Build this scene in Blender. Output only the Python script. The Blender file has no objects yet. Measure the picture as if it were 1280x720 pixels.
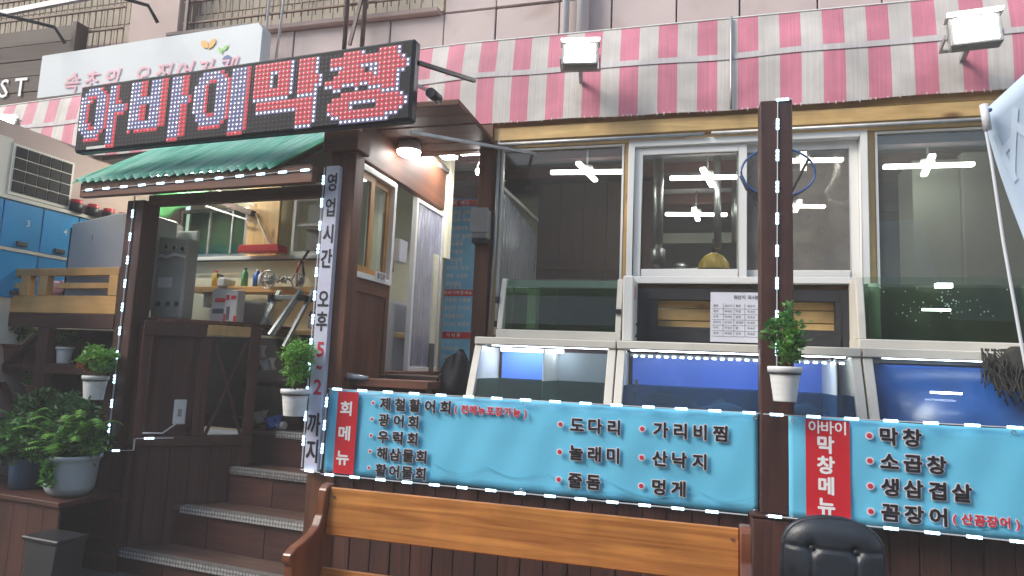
import bpy, bmesh, math, random
from mathutils import Vector, Matrix
from math import sin, cos, pi, radians
random.seed(11)
scene = bpy.context.scene
COL = scene.collection

# ---------------------------------------------------------------- camera
def look(yaw, pitch, roll):
    F = Vector((-sin(yaw)*cos(pitch), cos(yaw)*cos(pitch), sin(pitch)))
    R = Vector((cos(yaw), sin(yaw), 0)); U = R.cross(F)
    r = cos(roll)*R + sin(roll)*U; u = -sin(roll)*R + cos(roll)*U
    return Matrix(((r.x, u.x, -F.x), (r.y, u.y, -F.y), (r.z, u.z, -F.z))).to_4x4()
cd = bpy.data.cameras.new('camera'); cam = bpy.data.objects.new('camera', cd); COL.objects.link(cam)
cd.sensor_width = 36; cd.lens = 836.05/1280*36; cd.clip_start = .05; cd.clip_end = 500
cam.matrix_world = Matrix.Translation((0, -3.6, 1.45)) @ look(radians(15.8366), radians(6.6143), radians(2.4269))
scene.camera = cam
# ---------------------------------------------------------------- world, sun, exposure
w = bpy.data.worlds.new('World'); scene.world = w; w.use_nodes = True
wn = w.node_tree.nodes; wl = w.node_tree.links
sky = wn.new('ShaderNodeTexSky'); sky.sky_type = 'NISHITA'; sky.sun_disc = False
SUN_EL, SUN_ROT = 40, 236
sky.sun_elevation = radians(SUN_EL); sky.sun_rotation = radians(SUN_ROT)
sky.air_density = 1.6; sky.dust_density = 2
wl.new(sky.outputs[0], wn['Background'].inputs[0]); wn['Background'].inputs[1].default_value = .115
sd = bpy.data.lights.new('sun', 'SUN'); sd.energy = 1.5; sd.angle = radians(24); sd.color = (1, .95, .88)
so = bpy.data.objects.new('sun', sd); COL.objects.link(so)
az = radians(SUN_ROT)
sdir = Vector((sin(az)*cos(radians(SUN_EL)), cos(az)*cos(radians(SUN_EL)), sin(radians(SUN_EL))))
so.rotation_euler = sdir.to_track_quat('Z', 'Y').to_euler()
scene.view_settings.view_transform = 'Standard'; scene.view_settings.look = 'None'
scene.view_settings.exposure = 1.12; scene.view_settings.gamma = 1
try: scene.view_settings.use_curve_mapping = False
except Exception: pass
scene.cycles.max_bounces = 8; scene.cycles.transparent_max_bounces = 16
scene.cycles.caustics_reflective = False; scene.cycles.caustics_refractive = False
scene.cycles.sample_clamp_indirect = 6

# ---------------------------------------------------------------- materials
MATS = {}
def _new(name):
    m = bpy.data.materials.new(name); m.use_nodes = True
    nt = m.node_tree; b = nt.nodes['Principled BSDF']; MATS[name] = m
    return m, nt, b
def _ramp(nt, fac, cols):
    r = nt.nodes.new('ShaderNodeValToRGB'); e = r.color_ramp.elements
    e[0].position = cols[0][0]; e[0].color = (*cols[0][1], 1)
    e[1].position = cols[-1][0]; e[1].color = (*cols[-1][1], 1)
    for p, c in cols[1:-1]:
        k = e.new(p); k.color = (*c, 1)
    nt.links.new(fac, r.inputs[0]); return r
def _coords(nt, scale=(1, 1, 1), rnd=True):
    tc = nt.nodes.new('ShaderNodeTexCoord'); mp = nt.nodes.new('ShaderNodeMapping')
    mp.inputs['Scale'].default_value = scale
    nt.links.new(tc.outputs['Object'], mp.inputs[0])
    if rnd:
        oi = nt.nodes.new('ShaderNodeObjectInfo'); mu = nt.nodes.new('ShaderNodeMath'); mu.operation = 'MULTIPLY'
        mu.inputs[1].default_value = 37; nt.links.new(oi.outputs['Random'], mu.inputs[0])
        cb = nt.nodes.new('ShaderNodeCombineXYZ')
        for i in range(3): nt.links.new(mu.outputs[0], cb.inputs[i])
        nt.links.new(cb.outputs[0], mp.inputs['Location'])
    return mp.outputs[0]
def _noise(nt, vec, scale, detail=4, dist=0.):
    n = nt.nodes.new('ShaderNodeTexNoise'); n.inputs['Scale'].default_value = scale
    n.inputs['Detail'].default_value = detail; n.inputs['Distortion'].default_value = dist
    nt.links.new(vec, n.inputs['Vector']); return n.outputs['Fac']
def _bump(nt, b, h, strength, dist=.01):
    bp = nt.nodes.new('ShaderNodeBump'); bp.inputs['Strength'].default_value = strength; bp.inputs['Distance'].default_value = dist
    nt.links.new(h, bp.inputs['Height']); nt.links.new(bp.outputs[0], b.inputs['Normal'])
def _var(nt, b, amt):       # brightness varies piece by piece
    oi = nt.nodes.new('ShaderNodeObjectInfo'); mr = nt.nodes.new('ShaderNodeMapRange')
    mr.inputs['To Min'].default_value = 1-amt; mr.inputs['To Max'].default_value = 1+amt
    nt.links.new(oi.outputs['Random'], mr.inputs['Value'])
    hs = nt.nodes.new('ShaderNodeHueSaturation'); nt.links.new(mr.outputs[0], hs.inputs['Value'])
    src = b.inputs['Base Color'].links[0].from_socket
    nt.links.new(src, hs.inputs['Color']); nt.links.new(hs.outputs[0], b.inputs['Base Color'])
def plain(name, c, rough=.5, var=.12, scale=6, bump=.1, metal=0, spec=.5, stain=None, detail=5):
    m, nt, b = _new(name); v = _coords(nt)
    n = _noise(nt, v, scale, detail)
    lo = tuple(x*(1-var) for x in c); hi = tuple(min(1, x*(1+var)) for x in c)
    r = _ramp(nt, n, [(.3, lo), (.7, hi)]); out = r.outputs[0]
    if stain:
        n2 = _noise(nt, v, stain[0], 6, .6); r2 = _ramp(nt, n2, [(stain[1], (0, 0, 0)), (stain[1]+.18, (1, 1, 1))])
        mx = nt.nodes.new('ShaderNodeMix'); mx.data_type = 'RGBA'
        mul = nt.nodes.new('ShaderNodeMath'); mul.operation = 'MULTIPLY'; mul.inputs[1].default_value = stain[3]
        nt.links.new(r2.outputs[0], mul.inputs[0]); nt.links.new(mul.outputs[0], mx.inputs[0])
        nt.links.new(out, mx.inputs[6]); mx.inputs[7].default_value = (*stain[2], 1); out = mx.outputs[2]
    nt.links.new(out, b.inputs['Base Color'])
    b.inputs['Roughness'].default_value = rough; b.inputs['Metallic'].default_value = metal
    b.inputs['Specular IOR Level'].default_value = spec
    if bump: _bump(nt, b, _noise(nt, v, scale*8, 3), bump, .004)
    return m
def wood(name, lo, hi, axis, rough=.5, fine=26, bump=.25, var=.18, knots=False, coat=0):
    m, nt, b = _new(name)
    sc = [fine, fine, fine]; sc['xyz'.index(axis)] = 1.3
    v = _coords(nt, tuple(sc)); n = _noise(nt, v, 1.0, 6, .9)
    r = _ramp(nt, n, [(.28, lo), (.5, tuple((a+c)/2 for a, c in zip(lo, hi))), (.72, hi)]); out = r.outputs[0]
    if knots:
        s2 = [7, 7, 7]; s2['xyz'.index(axis)] = 3
        v2 = _coords(nt, tuple(s2)); vo = nt.nodes.new('ShaderNodeTexVoronoi'); vo.inputs['Scale'].default_value = .8
        nt.links.new(v2, vo.inputs['Vector'])
        r2 = _ramp(nt, vo.outputs['Distance'], [(.06, (1, 1, 1)), (.17, (0, 0, 0))])
        mx = nt.nodes.new('ShaderNodeMix'); mx.data_type = 'RGBA'; nt.links.new(r2.outputs[0], mx.inputs[0])
        nt.links.new(out, mx.inputs[6]); mx.inputs[7].default_value = (lo[0]*.45, lo[1]*.35, lo[2]*.35, 1); out = mx.outputs[2]
    vw = _coords(nt, (1, 1, 1)); nw = _noise(nt, vw, 3.3, 7, .5); rw = _ramp(nt, nw, [(.3, (.74,)*3), (.55, (1,)*3), (.75, (1.25, 1.22, 1.2))])
    mw = nt.nodes.new('ShaderNodeMix'); mw.data_type = 'RGBA'; mw.blend_type = 'MULTIPLY'; mw.inputs[0].default_value = 1
    nt.links.new(out, mw.inputs[6]); nt.links.new(rw.outputs[0], mw.inputs[7]); out = mw.outputs[2]
    rr_ = nt.nodes.new('ShaderNodeMapRange'); rr_.inputs['To Min'].default_value = max(.1, rough-.12); rr_.inputs['To Max'].default_value = rough+.15; nt.links.new(nw, rr_.inputs['Value']); nt.links.new(rr_.outputs[0], b.inputs['Roughness'])
    nt.links.new(out, b.inputs['Base Color'])
    b.inputs['Coat Weight'].default_value = coat; b.inputs['Coat Roughness'].default_value = .15
    _bump(nt, b, n, bump, .003); _var(nt, b, var)
    return m
def emit(name, c, s, base=(.8, .8, .8)):
    m, nt, b = _new(name); b.inputs['Base Color'].default_value = (*base, 1)
    b.inputs['Emission Color'].default_value = (*c, 1); b.inputs['Emission Strength'].default_value = s; return m
def glass(name, tint=(.9, .95, .93), refl=.12, haze=0, hazecol=(.5, .5, .5), rough=.02, streak=0):
    m, nt, b = _new(name); nt.nodes.remove(b); out = nt.nodes['Material Output']
    tr = nt.nodes.new('ShaderNodeBsdfTransparent'); tr.inputs[0].default_value = (*tint, 1)
    gl = nt.nodes.new('ShaderNodeBsdfGlossy'); gl.inputs['Roughness'].default_value = rough
    fr = nt.nodes.new('ShaderNodeFresnel'); fr.inputs[0].default_value = 1.45
    mu = nt.nodes.new('ShaderNodeMath'); mu.operation = 'ADD'; mu.inputs[1].default_value = refl-.04; mu.use_clamp = True
    nt.links.new(fr.outputs[0], mu.inputs[0])
    ge = nt.nodes.new('ShaderNodeNewGeometry'); m9 = nt.nodes.new('ShaderNodeMath'); m9.operation = 'SUBTRACT'; m9.use_clamp = True; nt.links.new(mu.outputs[0], m9.inputs[0]); nt.links.new(ge.outputs['Backfacing'], m9.inputs[1]); mu = m9
    mx = nt.nodes.new('ShaderNodeMixShader'); nt.links.new(mu.outputs[0], mx.inputs[0])
    last = tr.outputs[0]
    if haze:
        v = _coords(nt, (1, 1, 1)); n = _noise(nt, v, 5, 6, .4)
        df = nt.nodes.new('ShaderNodeBsdfDiffuse'); df.inputs[0].default_value = (*hazecol, 1)
        m2 = nt.nodes.new('ShaderNodeMixShader')
        mr = nt.nodes.new('ShaderNodeMapRange'); mr.inputs['From Min'].default_value = .3; mr.inputs['From Max'].default_value = .7
        mr.inputs['To Min'].default_value = haze*.75; mr.inputs['To Max'].default_value = min(1, haze*1.2)
        nt.links.new(n, mr.inputs['Value']); nt.links.new(mr.outputs[0], m2.inputs[0])
        nt.links.new(last, m2.inputs[1]); nt.links.new(df.outputs[0], m2.inputs[2]); last = m2.outputs[0]
    if refl < 0: nt.links.new(last, out.inputs[0]); return m
    nt.links.new(last, mx.inputs[1]); nt.links.new(gl.outputs[0], mx.inputs[2]); nt.links.new(mx.outputs[0], out.inputs[0])
    return m
DB_LO, DB_HI = (.038, .012, .009), (.092, .031, .021)
wood('dark_x', DB_LO, DB_HI, 'x', .55); wood('dark_z', DB_LO, DB_HI, 'z', .55); wood('dark_y', DB_LO, DB_HI, 'y', .55)
wood('post_z', (.038, .013, .010), (.085, .030, .022), 'z', .5)
wood('partition_z', (.045, .022, .013), (.095, .045, .027), 'z', .6); wood('brown_y', (.085, .03, .014), (.17, .062, .03), 'y', .55); wood('brown_z', (.075, .027, .013), (.15, .056, .028), 'z', .55)
wood('brown_x', (.085, .03, .016), (.17, .062, .032), 'x', .55)
wood('pine_x', (.46, .28, .10), (.70, .49, .21), 'x', .5, knots=True, fine=18); wood('pine_z', (.42, .26, .10), (.66, .45, .19), 'z', .5, knots=True, fine=18)
wood('yellow_x', (.58, .30, .09), (.74, .43, .16), 'x', .45, knots=True, fine=14, var=.08); wood('yellow_z', (.58, .30, .09), (.74, .43, .16), 'z', .45, fine=14, var=.08)
wood('bench_x', (.26, .085, .018), (.56, .245, .06), 'x', .35, fine=34, bump=.1, var=.03, coat=.35)
wood('bench_dark', (.12, .035, .014), (.24, .08, .03), 'z', .3, fine=14, bump=.1, coat=.4)
wood('oak_z', (.42, .19, .05), (.62, .32, .1), 'z', .4, fine=20)
wood('tread_x', (.075, .04, .03), (.16, .09, .07), 'x', .5, fine=22)
wood('sign_brown', (.045, .026, .02), (.085, .052, .04), 'x', .6, fine=30)
plain('white', (.78, .78, .76), .35, .04, 3, .03)
plain('cream', (.70, .67, .60), .4, .07, 4, .05, stain=(5, .62, (.45, .4, .33), .35))
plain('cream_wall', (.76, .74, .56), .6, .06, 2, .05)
plain('white_pot', (.70, .71, .71), .5, .07, 9, .05, stain=(11, .6, (.42, .39, .33), .45))
plain('pink_panel', (.57, .475, .46), .7, .10, 1.6, .12, stain=(2.2, .55, (.36, .25, .21), .55))
plain('tile_cream', (.60, .52, .41), .7, .10, 3, .1, stain=(3, .6, (.38, .30, .22), .4))
plain('pillar', (.50, .38, .35), .7, .08, 2, .1, stain=(3, .58, (.34, .25, .22), .4))
plain('grill_metal', (.20, .13, .10), .6, .3, 12, .1)
plain('steel', (.46, .46, .46), .35, .12, 9, .08, metal=.8)
plain('galv', (.40, .41, .42), .45, .15, 14, .1, metal=.5)
plain('pipe_white', (.62, .64, .68), .4, .06, 5, .03)
plain('pipe_dark', (.12, .085, .08), .5, .25, 8, .1)
plain('black', (.012, .013, .017), .45, .2, 8, .1)
plain('sign_face', (.006, .006, .010), .6, .2, 6, .1, spec=.2); plain('black_matte', (.02, .02, .024), .75, .25, 6, .3)
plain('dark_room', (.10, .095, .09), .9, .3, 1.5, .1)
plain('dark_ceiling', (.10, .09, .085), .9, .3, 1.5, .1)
plain('banner_cyan', (.15, .56, .80), .4, .07, 2.2, .12, stain=(3.5, .6, (.11, .42, .60), .35))
plain('wave_line', (.10, .46, .60), .5, .03, 2, 0)
plain('red_panel', (.60, .018, .03), .45, .04, 3, .02)
plain('ink', (.014, .014, .02), .5, .1, 4, 0); plain('red_ink', (.58, .03, .07), .5, .1, 4, 0)
plain('halo', (.80, .72, .74), .5, .03, 4, 0); plain('white_ink', (.85, .85, .86), .5, .03, 4, 0)
plain('vert_sign', (.56, .57, .70), .4, .05, 3, .02)
plain('poster_blue', (.22, .60, .95), .4, .15, 4, .02)
plain('paper', (.66, .67, .74), .6, .05, 6, .02); plain('grey_ink', (.13, .13, .17), .6, .1, 4, 0)
plain('sign_white', (.60, .645, .68), .4, .05, 1.5, .02, stain=(2, .66, (.5, .52, .54), .4))
plain('pink_ink', (.80, .40, .48), .5, .08, 6, 0); plain('orange_ink', (.75, .42, .1), .5, .05, 6, 0); plain('green_ink', (.3, .62, .15), .5, .05, 6, 0)
plain('locker_blue', (.02, .30, .66), .35, .10, 2.2, .04, stain=(4, .64, (.016, .16, .36), .5))
plain('handle_grey', (.06, .07, .08), .4, .1, 6, .03)
plain('styro', (.36, .355, .32), .75, .14, 6, .3, stain=(7, .6, (.25, .235, .2), .5)); plain('red_plastic', (.5, .02, .03), .35, .08, 4, .03)
plain('hole_shade', (.07, .068, .06), .8, .2, 9, .1)  # dark tone that paints the shade inside the foam box holes
plain('yellow_plastic', (.62, .42, .05), .4, .1, 4, .03); plain('blue_plastic', (.02, .12, .5), .35, .1, 5, .03)
plain('terracotta', (.16, .06, .04), .7, .15, 6, .1); plain('blue_pot', (.10, .19, .33), .45, .15, 4, .05)
plain('big_pot', (.40, .48, .53), .35, .07, 4, .05, stain=(5, .62, (.26, .27, .25), .4)); plain('soil', (.02, .014, .01), .95, .3, 30, .4)
plain('stem', (.10, .075, .03), .7, .2, 20, .1)
plain('leather', (.018, .023, .032), .38, .2, 14, .22)
plain('lamp_grey', (.34, .345, .33), .5, .1, 5, .05); plain('grey_box', (.30, .30, .29), .5, .1, 5, .05); plain('silver_box', (.42, .43, .45), .3, .12, 2, .05, metal=.35)
plain('carton', (.55, .52, .52), .6, .12, 6, .05); plain('fridge', (.42, .43, .43), .3, .06, 2, .03, metal=.3)
plain('flag_blue', (.50, .62, .76), .7, .05, 2, .05); plain('flag_white', (.6, .72, .86), .7, .03, 2, 0)
plain('net_dark', (.035, .035, .03), .9, .3, 30, .3); plain('hoop_blue', (.03, .09, .28), .4, .1, 5, .02)
plain('asphalt', (.075, .073, .07), .85, .25, 2, .3, stain=(1.2, .6, (.04, .04, .04), .5))
plain('concrete', (.24, .235, .22), .8, .15, 3, .25)
plain('tank_blue', (.10, .22, .80), .3, .14, 1.8, .03, stain=(6, .64, (.3, .4, .8), .25)); plain('tank_grey', (.36, .41, .45), .35, .18, 2.2, .05, stain=(3, .55, (.42, .44, .44), .4))
plain('tank_navy', (.012, .085, .34), .25, .35, 3.0, .06, stain=(5, .64, (.01, .03, .12), .5)); plain('tank_green', (.09, .125, .07), .35, .3, 4, .1, stain=(3, .55, (.02, .028, .018), .8))
plain('tank_murk', (.045, .055, .028), .4, .5, 6, .2, stain=(4, .52, (.012, .016, .012), .85)); plain('pale_green', (.34, .48, .36), .3, .1, 3, .02)
plain('bubble', (.6, .68, .7), .15, .1, 8, 0)
plain('green_tarp', (.10, .38, .14), .5, .12, 3, .05); plain('pillar_grey', (.37, .38, .325), .7, .06, 1.5, .04)
plain('ladder_alu', (.5, .52, .52), .35, .1, 6, .03, metal=.6)
plain('pale_green_glass', (.16, .27, .25), .15, .25, 2, .02, stain=(2.5, .55, (.08, .16, .15), .6))
plain('teal_cloth', (.04, .22, .30), .5, .2, 4, .05)
emit('led_white', (.42, .74, 1), 3.6); emit('flood', (1, .97, .98), 30); emit('tube', (1, .98, .96), 11)
emit('led_red', (1, .03, .07), .95, (.3, .02, .02)); emit('led_redw', (1, .40, .40), .9); emit('led_bluew', (.52, .60, 1), .75); emit('led_pale', (.85, .87, 1), 1.4)
emit('led_halo_red', (.85, .03, .10), .12, (.08, .01, .012)); emit('led_halo_blue', (.22, .22, .75), .06, (.03, .03, .07))
emit('stall_tube', (1, .95, .82), 60); emit('lamp_round', (1, .98, .95), 14); emit('panel_light', (1, .98, .95), 55); emit('tank_led', (.75, .85, 1), 9)
glass('pane', (.72, .76, .73), .07, .05, (.22, .21, .2)); glass('pane_dusty', (.62, .62, .58), .10, .50, (.30, .28, .25), .05)
glass('pane_green', (.70, .78, .68), .035, .03, (.2, .3, .2)); glass('tank_glass', (.88, .95, .95), .035, .02, (.5, .55, .55), .03)
glass('pane_grey', (.72, .76, .72), .12, .16, (.30, .32, .29)); glass('plastic_strip', (.75, .78, .92), .16, .42, (.62, .63, .78), .12)
glass('water_teal', (.22, .42, .36), -1, .35, (.012, .05, .045)); glass('water_green', (.68, .74, .60), -1, .12, (.03, .05, .02)); glass('water_blue', (.24, .40, .66), -1, .35, (.03, .085, .17), .05)
glass('acrylic_edge', (.6, .78, .7), .1, .45, (.42, .55, .5), .1)
# corrugated translucent green
m, nt, b = _new('green_sheet'); v = _coords(nt, (14, 1.2, 1.2)); n = _noise(nt, v, 1.6, 6, .3)
r = _ramp(nt, n, [(.33, (.20, .64, .48)), (.5, (.48, .90, .76)), (.68, (.74, .94, .88))]); nt.links.new(r.outputs[0], b.inputs['Base Color'])
b.inputs['Roughness'].default_value = .35
tl = nt.nodes.new('ShaderNodeBsdfTranslucent'); nt.links.new(r.outputs[0], tl.inputs[0]); ms = nt.nodes.new('ShaderNodeMixShader'); ms.inputs[0].default_value = .45
nt.links.new(b.outputs[0], ms.inputs[1]); nt.links.new(tl.outputs[0], ms.inputs[2]); nt.links.new(ms.outputs[0], nt.nodes['Material Output'].inputs[0])
def cloth(name, c, weave=260):
    m, nt, b = _new(name); v = _coords(nt, (1, 1, 1), False); n = _noise(nt, v, 3.2, 6, .5)
    r = _ramp(nt, n, [(.3, tuple(x*.74 for x in c)), (.7, tuple(min(1, x*1.12) for x in c))])
    v2 = _coords(nt, (90, 1, 1.5), False); n2 = _noise(nt, v2, 1, 3)
    r2 = _ramp(nt, n2, [(.3, (.86,)*3), (.7, (1.05,)*3)]); mx = nt.nodes.new('ShaderNodeMix'); mx.data_type = 'RGBA'; mx.blend_type = 'MULTIPLY'; mx.inputs[0].default_value = 1
    nt.links.new(r.outputs[0], mx.inputs[6]); nt.links.new(r2.outputs[0], mx.inputs[7]); nt.links.new(mx.outputs[2], b.inputs['Base Color'])
    b.inputs['Roughness'].default_value = .6; _bump(nt, b, n2, .15, .003)
    return m
cloth('stripe_pink', (.66, .22, .30)); cloth('stripe_white', (.62, .58, .55)); cloth('band_white', (.60, .56, .56))
# leaves
def leafmat(name, c1, c2):
    m, nt, b = _new(name); v = _coords(nt); n = _noise(nt, v, 22, 2)
    r = _ramp(nt, n, [(.35, c1), (.65, c2)]); nt.links.new(r.outputs[0], b.inputs['Base Color']); b.inputs['Roughness'].default_value = .5
    tl = nt.nodes.new('ShaderNodeBsdfTranslucent'); nt.links.new(r.outputs[0], tl.inputs[0]); ms = nt.nodes.new('ShaderNodeMixShader'); ms.inputs[0].default_value = .3
    nt.links.new(b.outputs[0], ms.inputs[1]); nt.links.new(tl.outputs[0], ms.inputs[2]); nt.links.new(ms.outputs[0], nt.nodes['Material Output'].inputs[0])
leafmat('leaf', (.035, .13, .03), (.13, .34, .07)); leafmat('leaf_bright', (.09, .27, .04), (.24, .50, .08)); leafmat('leaf_orange', (.30, .10, .03), (.5, .22, .05))
leafmat('leaf_dark', (.018, .06, .016), (.05, .14, .04))
# aluminium checker nosing
m, nt, b = _new('nosing'); v = _coords(nt); vo = nt.nodes.new('ShaderNodeTexVoronoi'); vo.inputs['Scale'].default_value = 42; vo.inputs['Randomness'].default_value = .12
nt.links.new(v, vo.inputs['Vector']); r = _ramp(nt, vo.outputs['Distance'], [(.25, (.62, .62, .62)), (.6, (.2, .19, .18))]); nt.links.new(r.outputs[0], b.inputs['Base Color'])
b.inputs['Metallic'].default_value = .55; b.inputs['Roughness'].default_value = .4; _bump(nt, b, vo.outputs['Distance'], .6, .004)

# ---------------------------------------------------------------- mesh builder
class MB:
    def __init__(s): s.v = []; s.f = []; s.m = []; s.s = []
    def add(s, vs, fs, m=0, smooth=False):
        o = len(s.v); s.v += [tuple(p) for p in vs]
        for f in fs: s.f.append([i+o for i in f]); s.m.append(m); s.s.append(smooth)
        return s
    def box(s, x0, x1, y0, y1, z0, z1, m=0):
        return s.add([(x0,y0,z0),(x1,y0,z0),(x1,y1,z0),(x0,y1,z0),(x0,y0,z1),(x1,y0,z1),(x1,y1,z1),(x0,y1,z1)],
                     [(0,3,2,1),(4,5,6,7),(0,1,5,4),(1,2,6,5),(2,3,7,6),(3,0,4,7)], m)
    def bar(s, p0, p1, wd, th, up=(0,0,1), m=0):      # a rectangular bar between two points
        p0, p1 = Vector(p0), Vector(p1); d = (p1-p0).normalized(); a = d.cross(Vector(up))
        if a.length < 1e-4: a = d.cross(Vector((1,0,0)))
        a.normalize(); b = a.cross(d).normalized(); a *= wd/2; b *= th/2
        q = [p0-a-b, p0+a-b, p0+a+b, p0-a+b, p1-a-b, p1+a-b, p1+a+b, p1-a+b]
        return s.add(q, [(0,3,2,1),(4,5,6,7),(0,1,5,4),(1,2,6,5),(2,3,7,6),(3,0,4,7)], m)
    def tube(s, pts, r, n=8, m=0, r2=None, closed=False):
        pts = [Vector(p) for p in pts]; k = len(pts); vs = []; fs = []
        for i, p in enumerate(pts):
            a = pts[(i-1) % k] if (i or closed) else p; c = pts[(i+1) % k] if (i < k-1 or closed) else p
            d = (c-a).normalized(); u = d.cross(Vector((0,0,1)))
            if u.length < .05: u = d.cross(Vector((0,1,0)))
            u.normalize(); w_ = u.cross(d); rr = r if r2 is None else r+(r2-r)*i/(k-1)
            for j in range(n):
                t = 2*pi*j/n; vs.append(p+(u*cos(t)+w_*sin(t))*rr)
        for i in range(k if closed else k-1):
            a = i*n; c = ((i+1) % k)*n
            for j in range(n): fs.append((a+j, a+(j+1) % n, c+(j+1) % n, c+j))
        s.add(vs, fs, m, True)
        if not closed: s.add(vs[:n], [tuple(range(n))], m); s.add(vs[-n:], [tuple(range(n-1,-1,-1))], m)
        return s
    def lathe(s, c, prof, n=24, m=0, sx=1, sy=1, smooth=True):
        vs = []; fs = []
        for r, z in prof:
            for j in range(n):
                t = 2*pi*j/n; vs.append((c[0]+r*cos(t)*sx, c[1]+r*sin(t)*sy, c[2]+z))
        for i in range(len(prof)-1):
            for j in range(n): fs.append((i*n+j, i*n+(j+1) % n, (i+1)*n+(j+1) % n, (i+1)*n+j))
        return s.add(vs, fs, m, smooth)
    def prism(s, poly, axis, a, b, m=0):      # polygon in the other two axes, extruded along axis
        def P(u, v, t): return {'x': (t,u,v), 'y': (u,t,v), 'z': (u,v,t)}[axis]
        n = len(poly); vs = [P(u, v, a) for u, v in poly]+[P(u, v, b) for u, v in poly]
        fs = [tuple(range(n)), tuple(range(2*n-1, n-1, -1))]+[(i, i+n, (i+1) % n+n, (i+1) % n) for i in range(n)]
        return s.add(vs, fs, m)
    def ball(s, c, r, sx=1, sy=1, sz=1, n=12, m=0):
        prof = [(max(1e-4, r*sin(pi*i/(n//2+2)))/1, -r*cos(pi*i/(n//2+2))*sz) for i in range(n//2+3)]
        return s.lathe(c, prof, n, m, sx, sy)
    def surf(s, fn, nu, nv, m=0, thick=None, smooth=True):    # a grid surface fn(u,v), closed at the back when thick is a vector
        vs = [Vector(fn(i/nu, j/nv)) for i in range(nu+1) for j in range(nv+1)]
        q = lambda i, j: i*(nv+1)+j
        fs = [(q(i,j), q(i+1,j), q(i+1,j+1), q(i,j+1)) for i in range(nu) for j in range(nv)]
        if thick is not None:
            t = Vector(thick); o = len(vs); vs += [p+t for p in vs]
            nf = len(fs); fs += [tuple(x+o for x in reversed(f)) for f in fs]; ng = len(fs)
            for i in range(nu): fs += [(q(i,0), q(i,0)+o, q(i+1,0)+o, q(i+1,0)), (q(i,nv), q(i+1,nv), q(i+1,nv)+o, q(i,nv)+o)]
            for j in range(nv): fs += [(q(0,j), q(0,j+1), q(0,j+1)+o, q(0,j)+o), (q(nu,j), q(nu,j)+o, q(nu,j+1)+o, q(nu,j+1))]
        s.add(vs, fs, m, smooth)
        if thick is not None:
            for i in range(len(s.s)-(len(fs)-ng), len(s.s)): s.s[i] = False
        return s

# the stall on the left stands at a slight angle to the tank front
AL = radians(4.5); OL = Vector((-2.159, 0, 0)); ML = Matrix.Translation(OL) @ Matrix.Rotation(-AL, 4, 'Z')
def make_mesh(name, mb, mats, base=(0, 0, 0), bevel=0):
    me = bpy.data.meshes.new(name); b = base
    me.from_pydata([(x-b[0], y-b[1], z-b[2]) for x, y, z in mb.v], [], mb.f)
    for k in (mats if isinstance(mats, (list, tuple)) else [mats]): me.materials.append(MATS[k])
    me.polygons.foreach_set('material_index', mb.m); me.polygons.foreach_set('use_smooth', mb.s)
    bm = bmesh.new(); bm.from_mesh(me); bmesh.ops.remove_doubles(bm, verts=bm.verts, dist=1e-6) if len(mb.v) < 20000 else None
    bmesh.ops.recalc_face_normals(bm, faces=bm.faces)
    if bevel: bmesh.ops.bevel(bm, geom=list(bm.edges), offset=bevel, segments=1, affect='EDGES', clamp_overlap=True)
    bm.to_mesh(me); bm.free(); me.update()
    return me
class Thing:
    def __init__(s, name, label, cat, base=(0, 0, 0), left=False, group=None):
        s.base = Vector(base); s.o = bpy.data.objects.new(name, None); COL.objects.link(s.o); s.o.empty_display_size = .1
        if left: s.o.matrix_world = ML @ Matrix.Translation(s.base)
        else: s.o.location = s.base
        s.o['label'] = label; s.o['category'] = cat
        if group: s.o['group'] = group
    def part(s, name, mb, mats, parent=None, bevel=0, label=None, stuff=False):
        me = make_mesh(name, mb, mats, s.base, bevel); o = bpy.data.objects.new(name, me); COL.objects.link(o)
        o.parent = parent or s.o
        if label: o['label'] = label
        if stuff: o['kind'] = 'stuff'
        return o
def single(name, mb, mats, label=None, cat=None, base=(0, 0, 0), left=False, group=None, kind=None, bevel=0):
    me = make_mesh(name, mb, mats, base, bevel); o = bpy.data.objects.new(name, me); COL.objects.link(o)
    if left: o.matrix_world = ML @ Matrix.Translation(base)
    else: o.location = base
    if label: o['label'] = label
    if cat: o['category'] = cat
    if group: o['group'] = group
    if kind: o['kind'] = kind
    return o
def kids(o): return [c for c in COL.objects if c.parent == o]
def copy_thing(src, loc, label=None, rz=None):
    r = src.copy(); COL.objects.link(r); r.location = loc
    if rz is not None: r.rotation_euler = (0, 0, rz)
    if label: r['label'] = label
    for c in kids(src):
        d = c.copy(); COL.objects.link(d); d.parent = r
        for g in kids(c):
            e = g.copy(); COL.objects.link(e); e.parent = d
    return r
B = lambda *a, **k: MB().box(*a, **k)

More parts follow.
